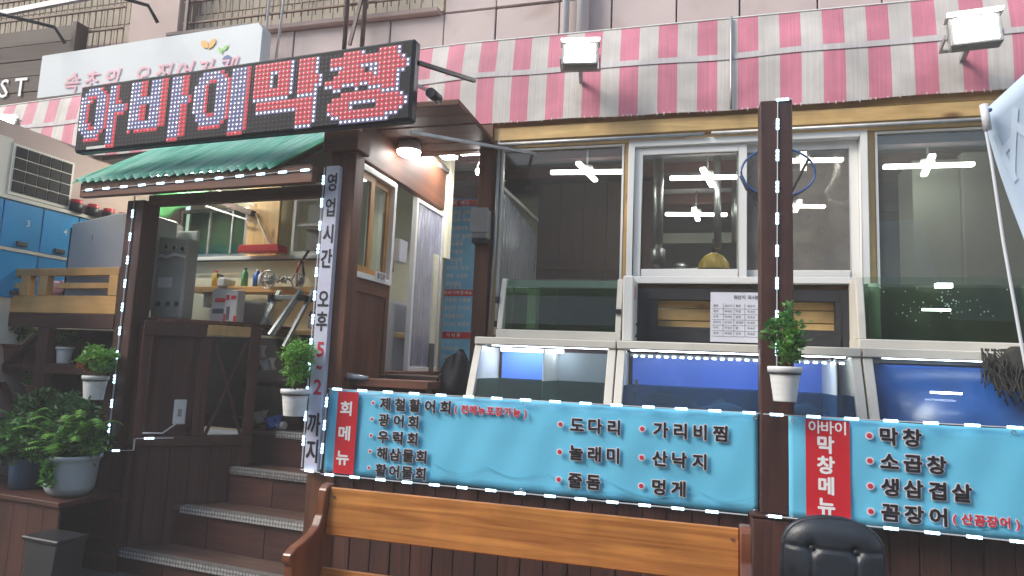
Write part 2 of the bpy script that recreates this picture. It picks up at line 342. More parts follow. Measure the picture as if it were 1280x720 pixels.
# ---------------------------------------------------------------- writing
_gl = {}
def glyph(ch, bold):
    k = (ch, bold)
    if k in _gl: return _gl[k]
    c = bpy.data.curves.new('g', 'FONT'); c.body = ch; c.size = 1; c.offset = bold; c.resolution_u = 2
    o = bpy.data.objects.new('g', c); COL.objects.link(o)
    dg = bpy.context.evaluated_depsgraph_get(); me = bpy.data.meshes.new_from_object(o.evaluated_get(dg))
    vs = [(v.co.x, v.co.y) for v in me.vertices]; fs = [tuple(p.vertices) for p in me.polygons]
    bpy.data.objects.remove(o); bpy.data.curves.remove(c); bpy.data.meshes.remove(me)
    _gl[k] = (vs, fs); return _gl[k]
def write(mb, text, x, z, h, adv, y=0, bold=.02, sx=1., m=0, shear=0, mid=None, vertical=False, face='y'):
    """lay text in the XZ plane at depth y, facing -Y; x,z = centre of the first letter; h = em height"""
    for ch in text:
        if ch != ' ':
            vs, fs = glyph(ch, bold)
            if vs:
                xs = [p[0] for p in vs]; cx = (min(xs)+max(xs))/2; cz = .35
                out = []
                for px, pz in vs:
                    u = (px-cx)*h*sx+(pz-cz)*h*shear; q = (pz-cz)*h
                    out.append((x+u, y, z+q) if face == 'y' else (y, x+u, z+q))
                mb.add(out, fs, m)
        if vertical: z -= adv
        else: x += adv*(.55 if ch == ' ' else 1)
    return mb
def print_text(mb, text, x, z, h, adv, y, ink=.020, halo=0., mi=0, mh=1, **k):
    """bold print: shifted copies of each letter; optional pale edge behind it"""
    n = 0
    def ringof(r, cnt, yy, m):
        nonlocal n
        for i in range(cnt):
            a = 2*pi*i/cnt+.4; write(mb, text, x+r*h*cos(a), z+r*h*sin(a), h, adv, yy-n*.00012, 0, m=m, **k); n += 1
    if halo: ringof(ink+halo, 10, y, mh)
    n = 0
    ringof(ink, 6, y-.003, mi)
def disc(mb, x, z, r, y, m=0, n=16):
    return mb.add([(x+r*cos(2*pi*i/n), y, z+r*sin(2*pi*i/n)) for i in range(n)], [tuple(range(n))], m)

# ================================================================= SETTING
g = MB(); g.box(-25, 25, -17.5, 7.5, -.3, 0); single('ground', g, 'asphalt', kind='structure')

op = Thing('reflection_building', 'plain building row added unseen behind the viewer for the window reflections', 'building', (0, -13, 0))  # unseen row, added so the panes reflect something darker than sky
op.part('upper_wall', B(-22, 22, -14, -12, 3.0, 7.0), 'pillar'); op.part('shop_wall', B(-22, 22, -14, -13.2, 0, 3.0), 'black_matte'); op.part('canopy', B(-22, 22, -12.0, -10.2, 2.9, 3.0), 'sign_brown')
for k in range(9): op.part('shop_opening_post', B(-20+k*5, -19.7+k*5, -12.3, -12.0, 0, 2.9), 'dark_z')
# ---------------------------------------------------------------- building above the awnings
bt = Thing('building_wall', 'pale pink panelled upper wall of the market building above the striped awning', 'building', (-3, 1.5, 3))
bt.part('wall_core', B(-10, 6, 1.62, 1.9, 3.42, 7.5), 'pink_panel')
x = -10.0; i = 0; bt.part('lower_ledge', B(-10, 6, .92, 1.62, 3.42, 3.46), 'pillar')
while x < 5:
    wd = (.47, .55, .43, .51)[i % 4]
    bt.part('wall_panel', B(x+.006, x+wd-.006, 1.5+(i % 2)*.006, 1.62, 3.3, 4.45), 'pink_panel', bevel=.004)
    if x > -2.25: bt.part('wall_panel', B(x+.006, x+wd-.006, 1.5+((i+1) % 2)*.006, 1.62, 4.47, 7.4), 'pink_panel', bevel=.004)
    x += wd; i += 1
bt.part('ledge', B(-10, -2.2, 1.44, 1.62, 4.455, 4.50), 'pillar', bevel=.006)
# cream brick-tile band
k = 0
for zr in range(12):
    z0 = 4.51+zr*.24; row = MB()
    x = -10.0+(.07 if zr % 2 else 0)
    while x < -2.3:
        if not (-5.45 < x+.05 < -4.8): row.box(x+.004, x+.106, 1.55, 1.62, z0+.006, z0+.234)
        x += .11
    bt.part('tile_course', row, 'tile_cream', stuff=True)
for zr in range(5):
    z0 = 4.45-(zr+1)*.24; row = MB(); x = -10.0
    while x < -5.5: row.box(x+.004, x+.106, 1.47, 1.50, z0+.006, z0+.234); x += .11
    bt.part('tile_course', row, 'tile_cream', stuff=True)
bt.part('pillar', B(-5.43, -4.84, 1.36, 1.62, 3.4, 7.4), 'pillar', bevel=.01)
gl = Thing('wire_grille', 'rusty wire grille fixed over the cream tiles behind the dark brown sign', 'grille', (-8, 1.38, 3.5))
bars = MB(); x = -10.0
while x < -5.5: bars.box(x, x+.008, 1.36, 1.368, 3.6, 7.2); x += .075
gl.part('bar', bars, 'grill_metal', stuff=True)
for z in [3.7+.22*i for i in range(16)]: gl.part('rail', B(-10, -5.5, 1.335, 1.36, z, z+.016), 'grill_metal')
g2 = Thing('wire_grille', 'rusty wire grille over the cream tiles right of the pink pillar', 'grille', (-4, 1.42, 4.4))
bars = MB(); x = -4.8
while x < -2.3: bars.box(x, x+.008, 1.39, 1.398, 4.52, 7.2); x += .075
g2.part('bar', bars, 'grill_metal', stuff=True)
for z in [4.56+.22*i for i in range(12)]: g2.part('rail', B(-4.8, -2.3, 1.365, 1.39, z, z+.014), 'grill_metal')
for nm, lab, x0, x1, y, z0, z1, r, mt in (
    ('pipe', 'brown vertical pipe on the pink wall above the letter sign, left one of the two', -3.03, -3.01, 1.33, 3.9, 7.2, .02, 'pipe_dark'),
    ('pipe', 'brown vertical pipe on the pink wall above the letter sign, right one of the two', -2.83, -2.84, 1.33, 3.9, 7.2, .02, 'pipe_dark'),
    ('pipe', 'thin pale cable pipe running down beside the white signboard', -3.80, -3.86, 1.36, 3.7, 7.2, .012, 'pipe_white'),
    ('pipe', 'second thin pale cable pipe, slanting, right of the white signboard', -3.55, -3.74, 1.36, 3.7, 7.2, .012, 'pipe_white'),
    ('pipe', 'grey blue drain pipe on the wall left of the first floodlight', -1.07, -1.07, 1.42, 3.4, 7.2, .03, 'pipe_white'),
    ('drain_pipe', 'wide pale square drain pipe on the wall above the first floodlight', -.93, -.93, 1.42, 3.9, 7.2, .05, 'pipe_white')):
    single(nm, MB().tube([(x1, y, z0), (x0, y, z1)], r, 10), mt, lab, 'pipe', base=(x1, y, z0))
rf = Thing('pipe_stand', 'rusty square tube frame standing behind the white signboard', 'frame', (-4, 1.3, 3.9))
for a, c in (((-3.98, 1.3, 3.8), (-3.98, 1.3, 4.43)), ((-4.9, 1.3, 4.43), (-3.98, 1.3, 4.43)), ((-4.72, 1.33, 4.4), (-4.72, 1.33, 5.2))):
    rf.part('tube', MB().bar(a, c, .03, .03), 'pipe_dark')
single('diagonal_bracket', MB().bar((-2.95, 1.31, 4.15), (-2.86, 1.31, 4.6), .03, .02, (0, 1, 0)), 'pipe_dark', 'short dark diagonal strap between the two brown wall pipes', 'bracket', base=(-2.95, 1.31, 4.15))
single('cable_rail', MB().bar((-10, 1.0, 4.50), (-4.9, 1.0, 4.75), .04, .05), 'galv', 'long grey metal rail above the brown sign', 'rail', base=(-7, 1.0, 4.6))
for i, (a, c) in enumerate((((-6.32, .7, 4.49), (-6.02, 1.2, 4.52)), ((-5.2, .75, 4.60), (-4.92, 1.2, 4.62)))):
    t = Thing('sign_lamp', ('black arm lamp over the dark brown sign', 'black arm lamp over the left part of the white signboard')[i], 'lamp', c)
    t.part('arm', MB().tube([a, (c[0]-.03, c[1]-.1, c[2]), (c[0], c[1], c[2]-.12)], .017, 8), 'black')
    t.part('lamp_head', MB().tube([(a[0]-.12, a[1]-.2, a[2]-.01), a], .026, 8), 'black')

# neighbours' signboards
t = Thing('shop_sign', 'dark brown wooden signboard with white capital letters at the far left', 'sign', (-7, 1.25, 3.9))
for k in range(5): t.part('board', B(-8.6, -5.95, 1.24-(k % 2)*.004, 1.32, 3.79+k*.166, 3.95+k*.166), 'sign_brown', bevel=.003)
t.part('side_trim', B(-5.95, -5.90, 1.2, 1.33, 3.78, 4.62), 'sign_brown')
lt = MB(); write(lt, 'EST', -6.99, 4.01, .27, .215, 1.225, .012); t.part('lettering', lt, 'white_ink')
t = Thing('shop_sign', 'white signboard with pink brush letters behind the red letter sign', 'sign', (-5, 1.15, 3.85))
t.part('board', MB().prism([(-6.23, 3.83), (-3.72, 3.90), (-3.72, 4.30), (-3.77, 4.36), (-6.23, 4.27)], 'y', 1.15, 1.28), 'sign_white', bevel=.006)
lt = MB(); write(lt, '속초의 오징어가게', -5.80, 3.955, .22, .232, 1.14, .010, shear=.25); t.part('lettering', lt, 'pink_ink')
lf = MB()
for cx, cz, a in ((-4.31, 4.20, .9), (-4.24, 4.20, -.6)): lf.add([(cx+dx*cos(a)-dz*sin(a), 1.143, cz+dx*sin(a)+dz*cos(a)) for dx, dz in ((0, -.06), (.03, -.01), (.028, .035), (0, .06), (-.028, .035), (-.03, -.01))], [(0,1,2,3,4,5)])
t.part('leaf_mark', lf, 'orange_ink')
lf = MB()
for cx, cz, a in ((-4.14, 4.13, .6), (-4.09, 4.15, -.8)): lf.add([(cx+dx*cos(a)-dz*sin(a), 1.143, cz+dx*sin(a)+dz*cos(a)) for dx, dz in ((0, -.045), (.02, 0), (0, .045), (-.02, 0))], [(0,1,2,3)])
t.part('leaf_mark', lf, 'green_ink')
t.part('logo_mark', disc(MB(), -4.06, 4.03, .05, 1.142), 'hoop_blue')

# ---------------------------------------------------------------- striped awning
aw = Thing('striped_awning', 'long pink and white striped awning above the shop front', 'awning', (-2, .8, 3.1))
def awn(X, t, off=0):
    zt = 3.825+(min(0, X+1.8))*.041; zb = 3.165+(min(0, X+1.4))*.019+max(0, X)*.012
    sag = .006*sin(X*9)+.010*sin(X*2.3+1)
    return (X, .80+.06*t-.02*sin(pi*t)+.010*sin(X*5.5+t*2)*t*(1-t)*4-off, zb+(zt-zb)*t-(sag*(1-t)*.5))
def stripe(x0, x1, m, mt):
    nu = 3; nv = 14
    aw.part('stripe', MB().surf(lambda u, v: awn(x0+(x1-x0)*u, v), nu, nv), mt)
n0 = -.548-.257*28
for i in range(41):
    a = n0+.257*i
    stripe(a, a+.1285, 0, 'stripe_pink'); stripe(a+.1285, a+.257, 0, 'stripe_white')
aw.part('white_strap', MB().surf(lambda u, v: awn(-7.7+11*u, .535+.062*v, .006), 120, 2), 'band_white')
aw.part('top_rail', MB().tube([awn(-7.7+.4*i, 1.0) for i in range(28)], .006, 8), 'white')
aw.part('pole', MB().tube([awn(.18, v/4, .02) for v in range(5)], .009, 6), 'galv')
hem = MB(); x = -1.45
while x < 3.2:
    p = awn(x, 0); l = random.uniform(.006, .02); hem.add([(p[0], .797, p[2]+.01), (p[0]+.012, .797, p[2]+.01), (p[0]+.006, .795, p[2]-l)], [(0,1,2)]); x += random.uniform(.02, .07)
aw.part('frayed_hem', hem, 'stripe_white', stuff=True)

# ---------------------------------------------------------------- floodlights
def floodlight(c, label, tilt, yaw=0, s=1.):
    t = Thing('floodlight', label, 'floodlight', c); R = Matrix.Translation(c) @ Matrix.Rotation(yaw, 4, 'Z') @ Matrix.Rotation(tilt, 4, 'X') @ Matrix.Scale(s, 4)
    def pt(nm, mb, mt, **k):
        mb.v = [tuple(R @ Vector(p)) for p in mb.v]; return t.part(nm, mb, mt, **k)
    pt('housing', B(-.135, .135, .02, .075, -.105, .105), 'lamp_grey', bevel=.01)
    f = pt('bezel', MB().box(-.135, .135, -.004, .02, .085, .105).box(-.135, .135, -.004, .02, -.105, -.085).box(-.135, -.112, -.004, .02, -.085, .085).box(.112, .135, -.004, .02, -.085, .085), 'lamp_grey', bevel=.003)
    pt('diffuser', B(-.112, .112, -.006, .02, -.085, .085), 'flood')
    pt('hood', MB().box(-.15, .15, -.05, .06, .107, .115), 'white', bevel=.002)
    pt('bracket', MB().bar((-.15, .04, 0), (-.15, .20, .02), .012, .03).bar((.15, .04, 0), (.15, .20, .02), .012, .03).bar((-.15, .2, .02), (.15, .2, .02), .03, .012), 'galv')
    pt('mount_arm', MB().bar((0, .2, .02), (0, .36, .04), .03, .03), 'galv')
    return t
floodlight((-.77, .5, 3.49), 'lit floodlight mounted on the awning above the glass tanks, the one nearer the letter sign', radians(-18), radians(8), .86)
floodlight((1.47, .5, 3.43), 'lit floodlight on the awning at the right above the blue flag', radians(-14), radians(-6), .92)
floodlight((-5.46, .3, 3.2), 'lit floodlight on the awning at the far left beside the tile panel', radians(-18), radians(20), .8)

# ---------------------------------------------------------------- shop front, right part
sf = Thing('restaurant_building', 'timber and white window front of the restaurant behind the fish tanks', 'building', (0, .9, .9))
P = sf.part
P('roof_beam', B(-1.45, 3.0, .83, .93, 3.045, 3.14), 'pine_x', bevel=.004)
P('roof_beam', B(-1.45, 3.0, .85, .95, 3.147, 3.23), 'pine_x', bevel=.004)
P('conduit', MB().tube([(-1.45, .82, 3.015), (.02, .82, 3.015)], .013, 8), 'galv'); P('conduit', MB().tube([(.06, .82, 3.018), (3, .82, 3.018)], .013, 8), 'galv')
P('conduit', MB().tube([(-1.40, .84, 3.14), (-1.40, .84, 2.3), (-1.415, .84, 1.55)], .011, 8), 'galv')
P('header', B(-1.44, 3.0, .88, .96, 3.002, 3.043), 'pine_x', bevel=.003)
for x0, x1, z0, z1 in ((-1.43, -1.392, 1.2, 3.0), (-.510, -.480, 1.2, 3.0), (.992, 1.038, 1.2, 3.0), (2.2, 2.26, 1.2, 3.0)):
    P('stud', B(x0, x1, .89, .97, z0, z1), 'pine_z', bevel=.003)
# windows: left fixed pane, white sliding pair, right fixed pane
def fixed(x0, x1, z0, z1, pane):
    f = P('window', MB().box(x0, x0+.014, .885, .93, z0, z1).box(x1-.014, x1, .885, .93, z0, z1).box(x0+.014, x1-.014, .885, .93, z1-.014, z1).box(x0+.014, x1-.014, .885, .93, z0, z0+.014), 'white')
    P('pane', B(x0+.014, x1-.014, .905, .911, z0+.014, z1-.014), pane, parent=f)
fixed(-1.39, -.512, 1.66, 2.998, 'pane'); fixed(1.04, 2.19, 1.66, 2.996, 'pane_grey')
def ring(x0, x1, z0, z1, w_, y0, y1):
    return MB().box(x0, x0+w_, y0, y1, z0, z1).box(x1-w_, x1, y0, y1, z0, z1).box(x0+w_, x1-w_, y0, y1, z1-w_, z1).box(x0+w_, x1-w_, y0, y1, z0, z0+w_)
f = P('sliding_window', ring(-.478, .990, 2.03, 2.998, .042, .84, .96), 'white', bevel=.003)
P('sash', ring(-.436, .285, 2.072, 2.956, .052, .865, .895), 'white', parent=f, bevel=.003); P('pane', B(-.384, .233, .878, .884, 2.124, 2.904), 'pane', parent=f)
P('sash', ring(.225, .948, 2.072, 2.956, .052, .905, .935), 'white', parent=f, bevel=.003); P('pane', B(.277, .896, .918, .924, 2.124, 2.904), 'pane_dusty', parent=f)
P('track', B(-.436, .948, .855, .945, 2.062, 2.072), 'galv', parent=f)
# planked opening under the sliding window
for k in range(5): P('plank', B(-.45, 1.0, .95, .98, 1.63+k*.082, 1.706+k*.082), 'pine_x', bevel=.003)
P('black_frame', ring(-.405, .905, 1.645, 1.995, .075, .86, .92), 'black_matte', bevel=.004); P('black_frame', B(-.33, .83, .865, .915, 1.72, 1.745), 'black_matte')
P('black_frame', B(-.405, -.27, .862, .93, 1.72, 1.92), 'black_matte'); P('black_frame', B(.80, .905, .862, .93, 1.72, 1.92), 'black_matte')
P('low_wall', B(-1.45, 2.4, .93, 1.0, .89, 1.63), 'dark_x')
# room behind the windows
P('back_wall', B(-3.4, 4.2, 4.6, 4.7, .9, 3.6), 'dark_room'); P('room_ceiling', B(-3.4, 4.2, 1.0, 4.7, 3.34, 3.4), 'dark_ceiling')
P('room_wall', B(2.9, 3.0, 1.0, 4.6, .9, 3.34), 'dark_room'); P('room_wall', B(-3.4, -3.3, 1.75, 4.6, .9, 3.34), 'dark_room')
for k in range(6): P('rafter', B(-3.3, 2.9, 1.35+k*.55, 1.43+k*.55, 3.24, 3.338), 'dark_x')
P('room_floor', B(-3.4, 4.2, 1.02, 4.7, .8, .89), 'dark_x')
for k in range(5): P('partition_board', B(-1.60+k*.235, -1.37+k*.235, 2.9+(k % 2)*.004, 2.96, .9, 3.3), 'partition_z')
P('partition_rail', B(-1.6, -.43, 2.89, 2.9, 2.42, 2.46), 'partition_z')
P('wall_shelf', B(-.9, 1.0, 3.0, 3.25, 2.70, 2.80), 'pillar_grey')
# side wall of the entrance (faces right)
SX = -2.10
P('fascia_panel', B(SX-.06, SX, .13, 1.60, 2.735, 3.12), 'brown_y', bevel=.004)
P('tiled_wall', B(SX-.26, SX-.20, .62, 1.02, .89, 2.73), 'cream_wall'); P('tiled_wall', B(SX-.08, SX-.035, 1.602, 1.64, .89, 2.73), 'cream_wall')
P('inner_wall', B(-2.95, SX-.2, 1.60, 1.66, .89, 3.0), 'cream_wall')
P('end_wall', B(-3.3, -1.6, 3.25, 3.3, .89, 3.30), 'cream_wall')
P('sill', B(SX-.12, SX+.05, .70, 1.75, 1.33, 1.375), 'brown_y', bevel=.004)
P('low_wall_board', B(SX-.05, SX, .13, 1.75, .89, 1.33), 'dark_y')
for k in range(5): P('porch_ceiling_board', B(-2.12, -1.40, .0+.165*k, .155+.165*k, 2.985+(k % 2)*.004, 3.02), 'brown_x', bevel=.003)
P('porch_header', B(-2.10, -1.44, .84, .92, 2.985, 3.12), 'brown_x', bevel=.004)
P('porch_header', B(-2.10, -1.44, .80, .86, 3.02, 3.16), 'brown_x')
P('entrance_floor', B(-2.1, 2.4, .12, 1.02, .80, .89), 'dark_x')
P('post', B(-1.545, -1.438, .83, .95, .89, 3.12), 'brown_z', bevel=.005)
# open door leaf with a glazed white frame
dr = Thing('door', 'brown panelled door leaf with white framed wooden window at the entrance', 'door', (SX, .1, .9))
dr.part('leaf', B(SX-.05, SX-.01, .11, .66, .95, 1.965), 'brown_z', bevel=.004)
dr.part('stile', B(SX-.012, SX, .11, .155, .95, 1.965), 'brown_z'); dr.part('stile', B(SX-.012, SX, .61, .66, .95, 1.965), 'brown_z'); dr.part('top_rail', B(SX-.012, SX, .155, .61, 1.88, 1.965), 'brown_y')
fr = MB(); y0, y1, z0, z1, q = .105, .655, 1.967, 2.70, .036
fr.box(SX-.03, SX+.015, y0, y0+q, z0, z1).box(SX-.03, SX+.015, y1-q, y1, z0, z1).box(SX-.03, SX+.015, y0+q, y1-q, z1-q, z1).box(SX-.03, SX+.015, y0+q, y1-q, z0, z0+q)
wf = dr.part('window_frame', fr, 'white', bevel=.003)
for a, c in ((.133, .36), (.34, .627)):
    s_ = MB(); xx = -.006 if a < .2 else -.022
    s_.box(SX+xx-.016, SX+xx, a, a+.045, 1.995, 2.672).box(SX+xx-.016, SX+xx, c-.05, c, 1.995, 2.672).box(SX+xx-.016, SX+xx, a+.045, c-.05, 2.62, 2.672).box(SX+xx-.016, SX+xx, a+.045, c-.05, 1.995, 2.05)
    dr.part('sash', s_, 'oak_z', parent=wf); dr.part('pane', B(SX+xx-.010, SX+xx-.006, a+.045, c-.05, 2.05, 2.62), 'pane_grey', parent=wf)
lab_ = dr.part('sticker', B(SX+.015, SX+.018, .40, .56, 1.985, 2.04), 'white'); tx = MB(); write(tx, '출입문', .44, 2.012, .045, .042, SX+.020, .02, face='x'); dr.part('lettering', tx, 'ink', parent=lab_)
# strip curtain at the inner doorway
cu = Thing('strip_curtain', 'clear plastic strip curtain in a white frame at the entrance side wall', 'curtain', (SX, 1.0, 1.38))
cu.part('frame', MB().box(SX-.03, SX+.01, 1.02, 1.05, 1.376, 2.70).box(SX-.03, SX+.01, 1.565, 1.60, 1.376, 2.70).box(SX-.03, SX+.01, 1.05, 1.565, 1.376, 1.41).box(SX-.03, SX+.01, 1.05, 1.565, 2.67, 2.70), 'white', bevel=.003)
for k in range(9):
    y = 1.05+k*.057
    cu.part('strip', MB().surf(lambda u, v, y=y, k=k: (SX-.012+.014*sin(pi*u)+.004*sin(k*2+v*6), y+.072*u, 1.41+1.26*v), 4, 8), 'plastic_strip')
fgd = Thing('refrigerator', 'grey steel refrigerator standing behind the open entrance door', 'refrigerator', (-2.4, 1.1, .89))
fgd.part('body', B(-2.62, -2.22, .78, 1.30, .89, 1.90), 'fridge', bevel=.012); fgd.part('door', B(-2.22, -2.195, .79, 1.29, 1.0, 1.88), 'fridge', bevel=.006); fgd.part('handle', B(-2.195, -2.175, .80, .82, 1.3, 1.7), 'steel')
single('hanging_coat', MB().surf(lambda u, v: (-2.33+.05*sin(u*9), .86+.24*u*(1-.25*v), 2.15+.42*v-.06*sin(pi*u)), 10, 8, thick=(-.06, 0, 0)), 'terracotta', 'dull brown coat hanging on the pale wall behind the door window', 'coat', base=(-2.33, .9, 2.15))
single('switch_box', B(-2.33, -2.26, 1.12, 1.26, 2.22, 2.40), 'white', 'white switch box on the pale entrance wall left of the strip curtain', 'box', base=(-2.3, 1.2, 2.2), bevel=.006)
# blue wall menu at the end of the passage
pm = Thing('menu_poster', 'tall blue menu poster with red headings at the end of the entrance', 'poster', (-2.5, 3.2, 1.4))
pm.part('sheet', B(-2.70, -2.35, 3.19, 3.20, 1.40, 3.255), 'poster_blue')
for z in (3.205, 2.21, 1.75): pm.part('red_heading', MB().box(-2.685, -2.365, 3.184, 3.189, z-.035, z+.035), 'red_panel')
tx = MB(); write(tx, '회 메뉴', -2.62, 3.205, .055, .06, 3.18, .02); write(tx, '아바이막창메뉴', -2.67, 2.21, .045, .047, 3.18, .02); write(tx, '식사류', -2.62, 1.75, .05, .06, 3.18, .02); pm.part('heading_text', tx, 'white_ink')
tx = MB(); z = 3.10; items = ['모듬회 스페셜', '광어회 우럭회', '제철활어회', '도다리 놀래미', '해삼물회', '활어물회', '가리비찜', '산낙지 멍게', '막창 소곱창', '생삼겹살', '꼼장어']; k = 0
while z > 1.45:
    if abs(z-2.21) > .06 and abs(z-1.75) > .06:
        it = items[k % 11]; write(tx, it, -2.66, z, .048, .046, 3.183, .022)
        if k % 3 == 0: write(tx, '소 중 대', -2.62, z-.042, .03, .035, 3.183, .02)
    z -= .088; k += 1
pm.part('menu_text', tx, 'white_ink')
# ceiling lights
def cross_light(c, a, label, s=1.):
    t = Thing('ceiling_light', label, 'ceiling light', c)
    for k, (ang, L_) in enumerate(((a, .31*s), (a+radians(78), .26*s))):
        d = Vector((cos(ang), sin(ang), 0))*L_; t.part('tube', MB().bar(Vector(c)-d, Vector(c)+d, .045, .03), 'tube', bevel=.006)
    t.part('housing', MB().lathe((c[0], c[1], c[2]+.02), [(.0001, 0), (.05, 0), (.05, .03), (.0001, .03)], 12), 'white')
    t.part('rod', MB().tube([(c[0], c[1], c[2]+.05), (c[0], c[1], 3.34)], .008, 6), 'galv')
cross_light((-.93, 1.85, 3.10), radians(5), 'lit cross shaped ceiling light seen in the left window pane')
cross_light((.05, 2.14, 3.10), radians(3), 'lit cross shaped ceiling light in the white sliding window, upper one')
cross_light((1.665, 2.02, 3.10), radians(2), 'lit cross shaped ceiling light in the right window before the grey cabinet')
cross_light((-.05, 3.42, 3.08), radians(8), 'small lit cross ceiling light lower and farther back in the white sliding window')
cross_light((.74, 1.70, 3.08), radians(4), 'lit cross shaped ceiling light just right of the post with the flower pot', .9)
cross_light((.86, 2.95, 3.03), radians(10), 'far lit cross ceiling light seen low through the dusty pane', .8)
for x, y, w_, lab in ((-1.99, 1.33, .11, 'small square lit ceiling panel over the entrance, left of the two'), (-1.76, 1.25, .2, 'larger square lit ceiling panel over the entrance, right of the two')):
    t = Thing('ceiling_light', lab, 'ceiling light', (x, y, 3.12)); t.part('frame', B(x-w_/2-.01, x+w_/2+.01, y-.08, y+.08, 3.125, 3.15), 'white'); t.part('diffuser', B(x-w_/2, x+w_/2, y-.07, y+.07, 3.115, 3.125), 'panel_light')
t = Thing('ceiling_light', 'round white lit ceiling lamp under the brown porch ceiling', 'ceiling light', (-1.99, .60, 2.9))
t.part('base', MB().lathe((-1.99, .60, 2.9), [(.0001, .085), (.075, .085), (.085, .03), (.085, .02)], 28), 'white'); t.part('diffuser', MB().lathe((-1.99, .60, 2.9), [(.083, .02), (.078, 0), (.05, -.014), (.0001, -.02)], 28), 'lamp_round')
t = Thing('spot_lamp', 'pair of small white spot lamps beside the dark passage ceiling', 'lamp', (-1.62, 1.1, 2.93))
t.part('head', MB().tube([(-1.63, 1.12, 2.98), (-1.61, 1.03, 2.89)], .016, 10, r2=.028), 'white'); t.part('head', MB().tube([(-1.57, 1.12, 2.95), (-1.56, 1.04, 2.86)], .014, 10, r2=.026), 'white'); t.part('lamp_face', MB().tube([(-1.607, 1.022, 2.882), (-1.606, 1.018, 2.878)], .024, 10), 'panel_light'); t.part('stem', MB().tube([(-1.6, 1.13, 3.0), (-1.6, 1.13, 2.95)], .008, 6), 'white')
t = Thing('junction_box', 'grey metal box on the brown post left of the windows', 'box', (-1.5, .8, 2.3)); t.part('body', B(-1.545, -1.43, .74, .83, 2.32, 2.53), 'grey_box', bevel=.008); t.part('lid', B(-1.55, -1.425, .73, .74, 2.36, 2.535), 'grey_box', bevel=.003); t.part('base', B(-1.54, -1.435, .745, .83, 2.29, 2.32), 'black')
# things inside seen through the panes
single('extractor_duct', MB().tube([(-.35, 2.0, 3.34), (-.34, 2.0, 2.42)], .045, 14, r2=.038).tube([(-.34, 2.0, 2.46), (-.34, 2.0, 2.34)], .058, 14), 'steel', 'shiny steel extractor pipe hanging in the white sliding window', 'duct', base=(-.35, 2, 2.3))
single('extractor_duct', MB().tube([(.13, 2.3, 3.34), (.14, 2.3, 2.52)], .03, 12), 'steel', 'thin steel extractor pipe hanging above the yellow hood', 'duct', base=(.13, 2.3, 2.5))
single('extractor_duct', MB().tube([(.30, 2.6, 3.2), (.30, 2.6, 2.62)], .035, 12), 'steel', 'short steel extractor pipe right of the yellow hood', 'duct', base=(.3, 2.6, 2.5))
t = Thing('hood', 'yellow dome lamp shade seen low in the white sliding window', 'hood', (.11, 2.4, 2.35)); t.part('shade', MB().lathe((.11, 2.4, 2.35), [(.135, 0), (.125, .06), (.08, .12), (.02, .15), (.001, .152)], 24), 'yellow_plastic'); t.part('neck', MB().tube([(.11, 2.4, 2.5), (.11, 2.4, 2.62)], .015, 8), 'black')
hp = [(.99, 1.8, 3.16), (.995, 1.8, 3.03), (.97, 1.8, 2.93), (.92, 1.8, 2.85), (.93, 1.8, 2.78), (1.0, 1.8, 2.75), (1.10, 1.8, 2.76)]
single('flexible_hose', MB().tube(hp, .028, 12), 'white', 'pale bent flexible duct hose behind the dusty window pane', 'hose', base=(1, 1.8, 2.8))
t = Thing('cabinet', 'tall grey green cabinet standing behind the right window pane', 'cabinet', (2.0, 2.4, .9)); t.part('side', B(1.66, 2.0, 2.40, 2.8, .9, 3.26), 'pillar_grey', bevel=.005); t.part('door', B(2.005, 2.45, 2.36, 2.8, .9, 3.30), 'pillar_grey', bevel=.005)
t = Thing('strip_curtain', 'plastic strips behind the left fixed window pane in place of a reflected curtain', 'curtain', (-1.6, 1.6, 1.6))
t.part('curtain_rail', B(-1.62, -1.58, 1.45, 2.85, 2.90, 2.93), 'white')
for k in range(15): t.part('strip', MB().surf(lambda u, v, k=k: (-1.6+.02*sin(pi*u), 1.5+k*.088+.082*u, 1.5+(1.4-.010*k)*v), 3, 5), 'plastic_strip')  # strips built behind the pane stand in for a reflection
for i, (x, y, z, r) in enumerate(((-.5, 3.4, 2.52, .09), (-.2, 3.5, 2.50, .07), (.45, 3.4, 2.50, .09), (-.3, 2.9, 1.98, .12), (.25, 3.0, 2.02, .12), (.6, 2.6, 2.05, .13))):
    t = Thing('stacked_pot', 'metal cooking pot %s inside the dark kitchen' % ('at the far left of the back row', 'second in the back row', 'third in the back row', 'low behind the steel pipe', 'low behind the yellow hood', 'low behind the dusty pane')[i], 'pot', (x, y, z))
    t.part('body', MB().lathe((x, y, z), [(.001, 0), (r, 0), (r, r*.9), (r*.94, r*.9), (r*.94, .01)], 18), 'steel'); t.part('lid', MB().lathe((x, y, z+r*.92), [(r, 0), (r*.6, .02), (.001, .03)], 18), 'steel')
t = Thing('kitchen_counter', 'steel kitchen counter inside behind the sliding window', 'counter', (0, 3, .9)); t.part('top', B(-.4, 1.2, 2.4, 3.7, 1.93, 1.97), 'steel'); t.part('cabinet', B(-.4, 1.2, 2.45, 3.7, .9, 1.93), 'dark_room')
single('wall_cabinet', B(-.6, .8, 3.3, 3.7, 2.45, 2.50), 'steel', 'steel wall shelf carrying pots at the back of the kitchen', 'shelf', base=(0, 3.5, 2.5), bevel=.003)

